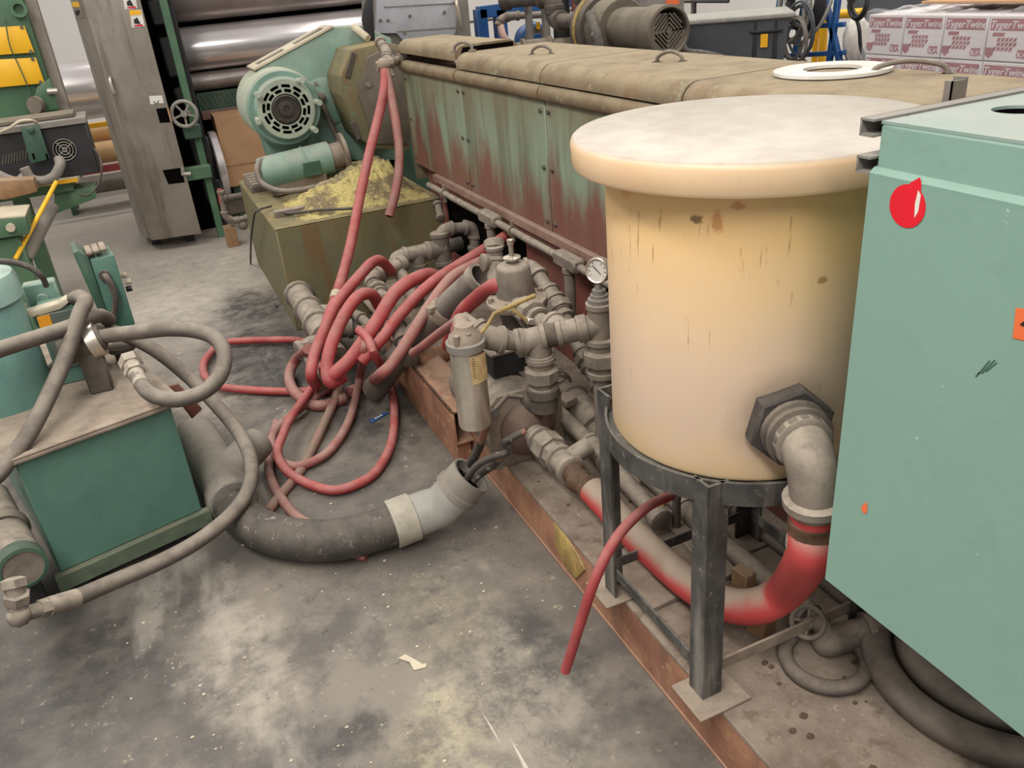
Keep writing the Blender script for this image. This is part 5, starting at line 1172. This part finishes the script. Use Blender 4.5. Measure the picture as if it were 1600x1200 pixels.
tag(MB().prism([PY(u, v, EY-.25) for u, v in ((-30, 284), (52, 280), (58, 300), (10, 312), (-30, 312))], (0, .12, 0), .006).build('timber_offcut', m_wood), 'worn brown timber piece resting at the edge of the cream board', 'block')
pol = MB(); pol.cyl(PY(88, 284, EY-.15), PY(24, 405, EY-.55), .012, 10)
tag(pol.build('yellow_rod', m_yellow), 'thin bright yellow rod slanting down beneath the green cart', 'rod')
pg = MB(); pg.cyl(PY(82, 322, EY-.1), PY(40, 405, EY-.4), .035, 14); tag(pg.build('grey_strut', m_pvc_dusty), 'thick dusty grey strut slanting beside the yellow rod', 'strut')
sb_ = thing('green_junction', PY(20, 350, EY-.5), 'green bolted steel box end with white top at the frame edge', 'box')
JZ = EY-.55
MB().prism([PY(u, v, JZ) for u, v in ((-60, 345), (40, 338), (46, 366), (-60, 382))], (0, .3, 0), .004).build('body', m_green, sb_)
MB().prism([PY(u, v, JZ) for u, v in ((-60, 344), (39, 337), (40, 339), (-60, 347))], (0, .3, 0)).build('top_plate', m_cream, sb_)
m = MB(); m.cyl(PY(17, 355, JZ), PY(17, 355, JZ)+AY*.02, .022, 12); m.each('bolt', m_cream, sb_)
x_ = PY(10, 380, JZ).x; MB().box2((x_-.06, JZ+.05, 0), (x_+.06, JZ+.2, PY(10, 376, JZ).z), .004).build('leg', m_green, sb_)
ge = MB().prism([PY(u, v, EY+.1) for u, v in ((85, 300), (148, 292), (150, 310), (98, 330), (85, 335))], (0, .2, 0), .004)
tag(ge.build('green_outrigger', m_green), 'green angular outrigger plate under the cream board corner', 'bracket')

# ------------------------------------------------------------------ feed hopper behind the drive
HY2 = 5.9
hp_ = thing('feed_hopper', PY(660, 60, HY2), 'grey steel feed hopper with pale octagonal plate above the extruder end', 'hopper')
MB().prism([PY(u, v, HY2) for u, v in ((588, -40), (728, -40), (738, 76), (590, 90))], (0, .4, 0), .004).build('back_box', m_grey_steel, hp_)
oc = [PY(u, v, HY2-.05) for u, v in ((590, -30), (700, -30), (716, 0), (712, 50), (698, 82), (645, 80), (620, 52), (588, 52))]
MB().prism(oc, (0, .03, 0), .003).build('octagonal_plate', M('pale_grey_paint', S(178, 178, 184), S(164, 164, 170), 5, .5, .1, 0, None, .03), hp_)
for v in (8, 46): MB().bar(PY(620 if v > 20 else 600, v+3, HY2-.053), PY(712, v-3, HY2-.053), .006, .004, 0, (0, 1, 0)).build('plate_seam', m_pvc_dusty, hp_)
m = MB()
for u0, v0 in ((594, 32), (606, 32), (640, 25), (694, 19), (632, 51)): m.cyl(PY(u0, v0, HY2-.05), PY(u0, v0, HY2-.05)+AY*.012, .01, 8)
m.each('screw', m_motor, hp_)
MB().tube(catmull([PY(711, 2, HY2-.05), PY(713, 5, HY2-.09), PY(720, 38, HY2-.09), PY(720, 43, HY2-.05)], 4), .012, 8).build('handle', m_steel, hp_)
MB().box2((PY(600, 70, HY2).x+.1, HY2+.05, 1.0), (PY(720, 70, HY2).x-.05, HY2+.35, PY(660, 86, HY2).z)).build('throat', m_pipe_dark, hp_)
MB().box2((PY(600, 70, HY2).x+.1, HY2+.05, 0.), (PY(720, 70, HY2).x-.05, HY2+.35, 1.0)).build('pedestal', m_green_dk, hp_)
tag(MB().prism([PY(u, v, 5.14) for u, v in ((582, -20), (586, 66), (578, 66), (570, 50), (566, 30), (570, 8), (576, -10))], (0, .02, 0), .002).build('swing_cover', m_black), 'black curved cover plate standing edge on beside the grey hopper', 'cover')
# ------------------------------------------------------------------ store area behind the extruder
BY = 6.6
bf = thing('tube_gantry', PY(760, 60, BY), 'blue square tube frame standing behind the extruder covers', 'frame')
for u0 in (757, 787):
    p = PY(u0, 60, BY); MB().box2((p.x-.045, BY, 0), (p.x+.045, BY+.09, PY(u0, 14, BY).z), .004).build('post', m_blue, bf)
p, q = PY(750, 20, BY), PY(985, 6, BY)
MB().bar(V(p.x, BY+.045, p.z), V(q.x, BY+.045, p.z+.02), .09, .09, .004).build('top_rail', m_blue, bf)
p = PY(960, 60, BY); MB().box2((p.x-.04, BY, 0), (p.x+.04, BY+.09, PY(960, 10, BY).z), .004).build('post', m_blue, bf)
dp = thing('dosing_pump', PY(835, 60, 6.2), 'dark round pump with yellow tag behind the blue frame posts', 'pump')
m = MB(); m.lathe([(.05, -.1), (.12, -.08), (.14, 0), (.12, .05), (.06, .07), (.05, .09), (.001, .09)], PY(832, 64, 6.2), AY, 30); m.build('body', m_blue, dp)
m = MB(); m.lathe([(.10, .055), (.10, .075), (.001, .08)], PY(832, 64, 6.2), AY, 24); m.build('face', m_motor, dp)
MB().box2((PY(832, 64, 6.2).x-.08, 6.15, 0), (PY(832, 64, 6.2).x+.08, 6.3, PY(832, 64, 6.2).z-.1)).build('pedestal', m_motor, dp)
MB().box(PY(841, 40, 6.12), (.03, .01, .05)).build('yellow_tag', m_yellow, dp)
hose('pink_hose', [PY(782, 38, 6.4), PY(783, 44, 6.38), PY(786, 55, 6.36), PY(792, 64, 6.35), PY(798, 72, 6.35), PY(800, 85, 6.35)], .028, m_pink, 'short pale pink hose on the blue frame')
tp = thing('transfer_pipe', PY(800, 26, 6.4), 'rust marked dusty pipe running along beneath the blue top rail', 'pipe')
run(tp, [PY(780, 38, 6.4), PY(784, 29, 6.4), PY(800, 25, 6.4), PY(875, 22, 6.4)], .026, m_pipe)
for u0, w_, mt, lab, nm in ((827, .028, m_grey_steel, 'slim grey steel post before the blue frame', 'steel_post'), (853, .03, m_grey_steel, 'second slim grey steel post beside the dark column', 'steel_post'), (878, .065, m_black, 'broad near black column behind the extruder covers', 'steel_column')):
    p = PY(u0, 40, 5.9); tag(MB().cyl((p.x, 5.9, 0), (p.x, 5.9, 2.3), w_, 18).build(nm, mt), lab, 'post')
hose('red_drop_hose', [PY(900, -10, 5.8), PY(903, 20, 5.8), PY(904, 50, 5.8), PY(908, 90, 5.8)], .045, m_hose_red_old, 'thick dark red hose hanging beside the near black column', seg=14)
# big pump motor
mcx = V(2.9, 4.32, 1.21); AYp = V(.0, 1, 0)
bm_ = thing('blower_motor', (2.9, 4.8, .6), 'large dusty brown electric motor with grilled fan end behind the extruder', 'motor')
MB().lathe([(.128, .04), (.140, .05), (.142, .14), (.128, .16), (.128, .5)], mcx, AYp, 40).build('body', m_motor, bm_)
MB().lathe([(.175, .5), (.185, .52), (.185, .66), (.17, .70)], mcx, AYp, 40).build('coupling_drum', m_motor, bm_)
MB().lathe([(.20, .70), (.21, .72), (.21, .82), (.15, .9), (.09, .98)], mcx, AYp, 40).build('pump_casing', m_pipe_dark, bm_)
holes = []
for q in range(4):
    for k in range(5):
        a0 = q*PI/2+PI/4; dirv = V(math.cos(a0), 0, math.sin(a0)); per = V(-dirv.z, 0, dirv.x)
        dd_ = .018+.018*k; wv = max(.0, math.sqrt(max(0, .098**2-dd_**2))); hwid = min(wv, dd_*.85)
        holes.append([mcx+dirv*(dd_-.005)+per*(-hwid), mcx+dirv*(dd_+.005)+per*(-hwid), mcx+dirv*(dd_+.005)+per*hwid, mcx+dirv*(dd_-.005)+per*hwid])
MB().holed(circY(mcx, .128, 40), holes, (0, .012, 0)).build('fan_grille', m_motor, bm_)
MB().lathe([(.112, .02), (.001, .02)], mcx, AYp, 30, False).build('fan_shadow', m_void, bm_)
MB().lathe([(.128, -.01), (.142, -.005), (.142, .05), (.128, .05), (.122, .03), (.122, -.005), (.128, -.01)], mcx, AYp, 40, False).build('cowl_rim', m_motor, bm_)
MB().box2((2.78, 4.4, .55), (3.02, 4.85, 1.08), .01).build('base', m_black, bm_)
MB().box2((2.7, 4.2, 0), (3.2, 5.3, .55), .01).build('plinth', m_grey_steel, bm_)
MB().box((3.07, 4.55, 1.23), (.1, .14, .12), 0, .01).build('terminal_box', m_motor, bm_)
MB().torus(mcx+V(0, .76, 0), AYp, .214, .012, 36, 8).build('yellow_strap', m_yellow_worn, bm_)
hose('black_hose', [mcx+V(-.18, .6, .1), mcx+V(-.22, .45, -.02), mcx+V(-.2, .4, -.2), mcx+V(-.2, .4, -.35)], .035, m_hose_black, 'black hose dropping past the dusty brown motor')
hose('black_hose', [mcx+V(-.05, .5, -.22), mcx+V(-.14, .3, -.13), mcx+V(-.1, .15, -.2), mcx+V(-.08, .1, -.4)], .04, m_hose_black, 'thick black hose bending under the dusty brown motor')
hose('motor_lead', [mcx+V(.17, .2, -.05), mcx+V(.2, .12, -.14), mcx+V(.32, .1, -.17), mcx+V(.44, .05, -.22), mcx+V(.46, .0, -.34)], .03, m_hose_black, 'dark ribbed lead running from the brown motor to the tote')
vp = thing('vacuum_pipes', mcx+V(-.1, 1.2, 0), 'tangle of dusty dark pipes behind the brown motor', 'pipework')
run(vp, [mcx+V(-.1, .9, .05), mcx+V(-.1, 1.25, .05), mcx+V(-.1, 1.25, .2), mcx+V(-.3, 1.6, .2)], .05, m_pipe_dark)
run(vp, [mcx+V(0, .95, .2), mcx+V(0, 1.1, .2), mcx+V(.3, 1.1, .2)], .045, m_motor)
run(vp, [mcx+V(-.05, 1.05, -.1), mcx+V(-.3, 1.15, -.1), mcx+V(-.6, 1.2, -.1), mcx+V(-.6, 1.2, -1.2)], .05, m_motor)
MB().box(mcx+V(-.25, 1.0, -.2), (.25, .25, .2), .3, .02).build('valve_body', m_pipe_dark, vp)
# grey wall cabinet behind
p = PY(1060, 30, 6.4); q = PY(1000, 0, 6.4)
gcb = thing('grey_cabinet', (p.x, 6.4, 0), 'tall plain grey cabinet with orange sign behind the brown motor', 'cabinet')
MB().box2((q.x, 6.4, 0), (p.x+.06, 6.7, 2.2), .006).build('body', m_grey_steel, gcb); MB().box2((q.x+.25, 6.392, PY(1030, 6, 6.4).z-.02), (q.x+.38, 6.4, PY(1030, 6, 6.4).z+.02)).build('orange_sign', m_orange, gcb)
# grey tote
tt = thing('storage_tote', PX(1150, 60, 3.45), 'dark grey plastic tote with pale rim and a yellow tag', 'tote')
TC2 = PX(1150, 60, 3.45); TRZ = R(-36)
TW, TD, TH, Z0 = .62, .5, .42, PX(1150, 60, 3.45).z-.35
def tm(m): m.bm.transform(Matrix.Translation(V(TC2.x, TC2.y, Z0)) @ Matrix.Rotation(TRZ, 4, 'Z')); return m
ht = PX(1150, 26, 3.45).z-Z0
rings = []
for z, k in ((0, .86), (ht-.03, 1.)):
    hx, hy = TW/2*k, TD/2*k; rings.append([V(-hx, TD/2-hy, z), V(hx, TD/2-hy, z), V(hx, TD/2+hy, z), V(-hx, TD/2+hy, z)])
tm(MB().ring_loft(rings)).build('bin', m_tote, tt)
tm(MB().box2((-TW/2-.02, -.02, ht-.03), (TW/2+.03, TD+.02, ht+.005), .010)).build('rim', m_pvc, tt)
for x in (.10, .22): tm(MB().box2((x, .0, .05), (x+.022, .05, ht-.035), .004)).build('rib', m_black, tt)
tm(MB().box2((.08, -.018, ht-.10), (.27, .0, ht-.085), .003)).build('handle_bar', m_black, tt)
tm(MB().box2((-.24, .006, .20), (.02, .03, .215), .003)).build('side_groove', m_black, tt)
tm(MB().box((.165, -.022, ht-.145), (.042, .004, .075), .0)).build('yellow_tag', m_yellow, tt)
tm(MB().box2((-TW*.38, .06, -Z0), (TW*.38, TD-.06, 0), .004)).build('cradle', m_black, tt)
# hose rack
hr_ = thing('hose_rack', (4.25, 4.35, 0), 'blue steel rack with hooks for coiled hoses next to the tote', 'rack')
HX = 4.2
for u0, u1 in ((1222, 1205), (1262, 1240), (1312, 1296), (1285, 1312)):
    a, b = PX(u0, -20, HX), PX(u1, 96, HX); b = b+(b-a)*.9; MB().bar(a, V(b.x, b.y, b.z), .035, .035, .003).build('upright', m_blue, hr_)
for v in (44, 88): MB().bar(PX(1212, v, HX), PX(1320, v-6, HX), .03, .03, .003).build('cross_bar', m_blue, hr_)
yr = thing('yellow_rail', (4.6, 4.3, 0), 'yellow tubular guard rail beyond the hose rack', 'rail')
ap, bq, cq = PX(1284, 98, 4.6), PX(1288, 24, 4.6), PX(1348, 20, 4.6)
MB().tube(catmull([ap+V(0, 0, -.8), ap, bq+V(0, 0, -.03), bq+V(0, -.03, 0), cq], 5), .03, 10).build('rail', m_yellow, yr)
MB().tube([PX(1276, 98, 4.6)+V(0, 0, -.8), PX(1274, 60, 4.6), PX(1280, 20, 4.6)], .022, 10).build('post', m_yellow, yr)
MB().tube([PX(1342, 98, 4.6)+V(0, 0, -.8), PX(1342, 20, 4.6)], .022, 10).build('post', m_yellow, yr)
cols = [(m_black, .026, 1262, 2, .15, 'thick black hose coil on the blue rack'), (m_pvc, .013, 1246, 12, .18, 'pale grey hose coil hanging wide on the blue rack'),
        (m_pvc, .012, 1240, 20, .145, 'light thin hose coil nearest the tote on the blue rack'), (m_tote, .011, 1252, 50, .145, 'dark thin hose coil drooping lowest on the rack'),
        (m_black, .012, 1346, 4, .07, 'small black cable coil above the wrapped cartons'), (m_pvc_dusty, .010, 1246, 62, .11, 'small dusty hose loop at the foot of the rack')]
for i, (mt, r, u0, v0, RR_, lab) in enumerate(cols):
    c = PX(u0, v0, HX-.06-.02*i); m = MB()
    rng = random.Random(i)
    path = []
    for k in range(3*22+1):
        t = 2*PI*k/22; q = RR_*(1+.10*math.sin(t*.31+i)+.05*math.cos(t*1.7)); path.append(c+V(-.012*(t/6.28), q*math.cos(t)*.9, q*math.sin(t)*1.15))
    tag(m.tube(path, r*.8, 7).build('hose_coil', mt), lab, 'hose')
for k, (u0, u1, lab) in enumerate(((1228, 1216, 'pale cable dangling from the rack next to the tote'), (1300, 1250, 'pale cable slanting across the middle of the rack'), (1326, 1345, 'dark cable dropping from the rack toward the carton pallet'))):
    hose('dangling_cable', [PX(u0, 0, HX-.1), PX((u0+u1)/2+6, 40, HX-.12), PX(u1, 75, HX-.1), PX(u1+10, 98, HX-.1)], .011, m_pvc if k < 2 else m_black, lab, 'cable')
# shrink wrapped cartons
QX = 4.0; q0y = PX(1354, 60, QX).y; bw = .262; rh = .217; topz = PX(1380, 22, QX).z
ncol = 7
plt = thing('pallet', (QX+.3, q0y-bw*ncol/2, 0), 'wooden pallet stack carrying the wrapped white cartons', 'pallet')
zb0 = topz-2*rh
for k in range(5): MB().box2((QX+.02+.12*k, q0y-bw*ncol, zb0-.03), (QX+.11+.12*k, q0y, zb0-.002), .002).build('top_slat', m_wood, plt)
for y in (q0y-.06, q0y-bw*ncol/2, q0y-bw*ncol+.06): MB().box2((QX+.02, y-.05, 0), (QX+.6, y+.05, zb0-.03), .003).build('bearer', m_wood, plt)
rows = ('upper', 'lower'); ordn = ('first', 'second', 'third', 'fourth', 'fifth', 'sixth', 'seventh')
for rI in range(2):
    for cI in range(ncol):
        y1 = q0y-bw*cI-.003; y0 = y1-bw+.006; z1 = topz-rh*rI-.003; z0 = z1-rh+.006; yc = (y0+y1)/2
        nm = 'carton'
        bx = tag(MB().box2((QX, y0, z0), (QX+.6, y1, z1), .004).build(nm, m_boxwhite), f'white and maroon twine carton, {ordn[cI]} from the hose rack in the {rows[rI]} row', 'carton', 'cartons of twine on the pallet')
        bd = MB().box2((QX-.0012, y0+.012, z1-.068), (QX+.001, y1-.012, z1-.014)).build('title_band', m_boxred, bx)
        text('TygerTwine', 'lettering', m_boxwhite, (QX-.0016, yc, z1-.043), (0, -1, 0), (0, 0, 1), .05, bd, shear=.25, bold=.0006)
        if rI == 0:
            lg = MB()   # slanted emblem of bar and short strokes
            lg.prism([(QX-.0002, yc+.095, z1-.078), (QX-.0002, yc+.03, z1-.078), (QX-.0002, yc+.036, z1-.095), (QX-.0002, yc+.10, z1-.095)], (-.001, 0, 0))
            for lr in range(3):
                for lk in range(5):
                    ya = yc+.085-.002*lr-.022*lk-(.02 if lr < 2 else 0); za = z1-.102-.022*lr
                    lg.prism([(QX-.0002, ya, za), (QX-.0002, ya-.016, za+.003), (QX-.0002, ya-.011, za-.015), (QX-.0002, ya+.005, za-.018)], (-.001, 0, 0))
            lo_ = lg.build('emblem', m_boxred, bx); lo_['kind'] = 'stuff'
            text('USA', 'origin_mark', m_boxred, (QX-.0012, yc-.08, z0+.03), (0, -1, 0), (0, 0, 1), .036, bx, bold=.0008)
            MB().box2((QX-.001, yc-.108, z0+.046), (QX+.001, yc-.052, z0+.057)).build('flag_bar', m_boxred, bx)
            sp = [(yc+.08, z0+.062), (yc+.125, z0+.062), (yc+.125, z0+.03), (yc+.1025, z0+.012), (yc+.08, z0+.03)]
            MB().prism([(QX-.0002, a, b) for a, b in sp], (-.001, 0, 0)).build('shield_mark', m_boxred, bx)
fm = MB(); n_ = 40; vv = {}
for i in range(n_+1):
    for j in range(9):
        y = q0y+.012-(bw*ncol+.02)*i/n_; z = zb0+(topz+.012-zb0)*j/8
        vv[i, j] = fm.bm.verts.new((QX-.012-.006*math.sin(i*1.3+j*.6)-.004*math.sin(j*2.1+i*.4), y, z))
for i in range(n_):
    for j in range(8): fm.bm.faces.new((vv[i, j], vv[i+1, j], vv[i+1, j+1], vv[i, j+1]))
wf_ = thing('stretch_wrap', (QX, q0y, zb0), 'clear wrinkled stretch film wrapped around the white cartons', 'film')
fm.build('front_sheet', m_film, wf_)
fm = MB(); vv = {}
for i in range(n_+1):
    for j in range(11):
        y = q0y+.012-(bw*ncol+.02)*i/n_; x = QX-.012+.62*j/10
        vv[i, j] = fm.bm.verts.new((x, y, topz+.012+.012*math.sin(i*.9+j*1.7)*math.sin(j*.5)+.01*math.sin(i*2.3+j)*(j > 0)))
for i in range(n_):
    for j in range(10): fm.bm.faces.new((vv[i, j], vv[i+1, j], vv[i+1, j+1], vv[i, j+1]))
fm.build('top_sheet', m_film, wf_)
tag(MB().box2((QX+.12, q0y-bw*ncol, topz+.04), (QX+.6, q0y-.25, topz+.055), .003).build('cardboard_sheet', m_brown), 'brown cardboard sheet lying on top of the wrapped cartons', 'sheet')
sk2 = MB(); p = PX(1338, 62, 4.3); sk2.ball(p, .11, 3, (.8, .7, 1.35))
for vtx in sk2.bm.verts: vtx.co += V(random.uniform(-.008, .008), random.uniform(-.008, .008), random.uniform(-.008, .008))
sk3 = tag(sk2.build('plastic_sack', m_white), 'crumpled white plastic sack beside the wrapped cartons', 'sack')
tag(MB().cyl((p.x, p.y, 0), (p.x, p.y, p.z-.12), .08, 16).build('drum_post', m_tote), 'grey tube stand under the white plastic sack', 'stand')
# dark things along the far wall top right
p = PY(1320, 4, 9.5)
tag(MB().box2((PX(1370, 5, 6.0).x, PX(1385, 5, 6.0).y-.5, 0), (6.4, PX(1330, 5, 6.0).y, 1.62), .01).build('dark_crate', m_tote), 'dark grey crate far behind the wrapped cartons', 'crate')
ra = PX(1120, 2, 6.0)
m = MB(); m.tube([ra+V(0, .9, -1.4), ra+V(0, .9, 0), ra+V(0, -.2, .0)], .02, 8); m.tube([ra+V(0, .4, 0), ra+V(0, .4, -1.4)], .02, 8)
tag(m.build('black_handrail', m_black), 'thin black handrail before the white wall', 'rail')
wr_ = PY(770, 30, 9.0)
m = MB(); m.cyl((wr_.x-.5, 9.0, wr_.z), (wr_.x+3, 9.0, wr_.z-.0), .015, 8)
for xx in (wr_.x-.3, wr_.x+2.6): m.cyl((xx, 9.0, 0), (xx, 9.0, wr_.z), .015, 8)
tag(m.build('wall_rail', m_motor), 'thin dark rail low across the white wall', 'rail')

# ------------------------------------------------------------------ small things on the floor
p = PZ(645, 1035, 0)
m = MB(); m.prism([p+V(-.03, .03, .001), p+V(-.01, .035, .001), p+V(.004, .008, .003), p+V(.02, -.02, .001), p+V(.03, -.025, .002), p+V(.026, -.036, .001), p+V(-.006, -.03, .001), p+V(-.008, .0, .004)], (0, 0, .0025))
tag(m.build('paper_scrap', m_cream), 'torn tan paper scrap on the stained floor', 'scrap')
p = PZ(592, 653, 0)
lb2 = tag(MB().box(p+V(0, 0, .0035), (.09, .02, .005), .45, .001).build('blue_strip', m_blue), 'narrow blue printed strip on the floor inside the hose loop', 'strip')
m = MB()
for k in range(3): m.box(p+V(math.cos(.45)*(-.015+.014*k), math.sin(.45)*(-.015+.014*k), .0065), (.008, .010, .001), .45)
m.build('white_print', m_white, lb2)
rng = random.Random(21); m = MB()
for i in range(170):
    u, v = rng.uniform(150, 900), rng.uniform(640, 1195); q = PZ(u, v, 0)
    if q.x > .78 or (q.x < -.05 and q.y > 2.2): continue
    r = rng.choice((.0015, .002, .002, .003, .0045)); m.ball((q.x, q.y, r*.3), r, 1, (1.3, .9, .7))
o = m.build('floor_crumbs', m_cream); tag(o, 'scattered tiny pale crumbs and chips on the stained floor', 'debris', kind='stuff')
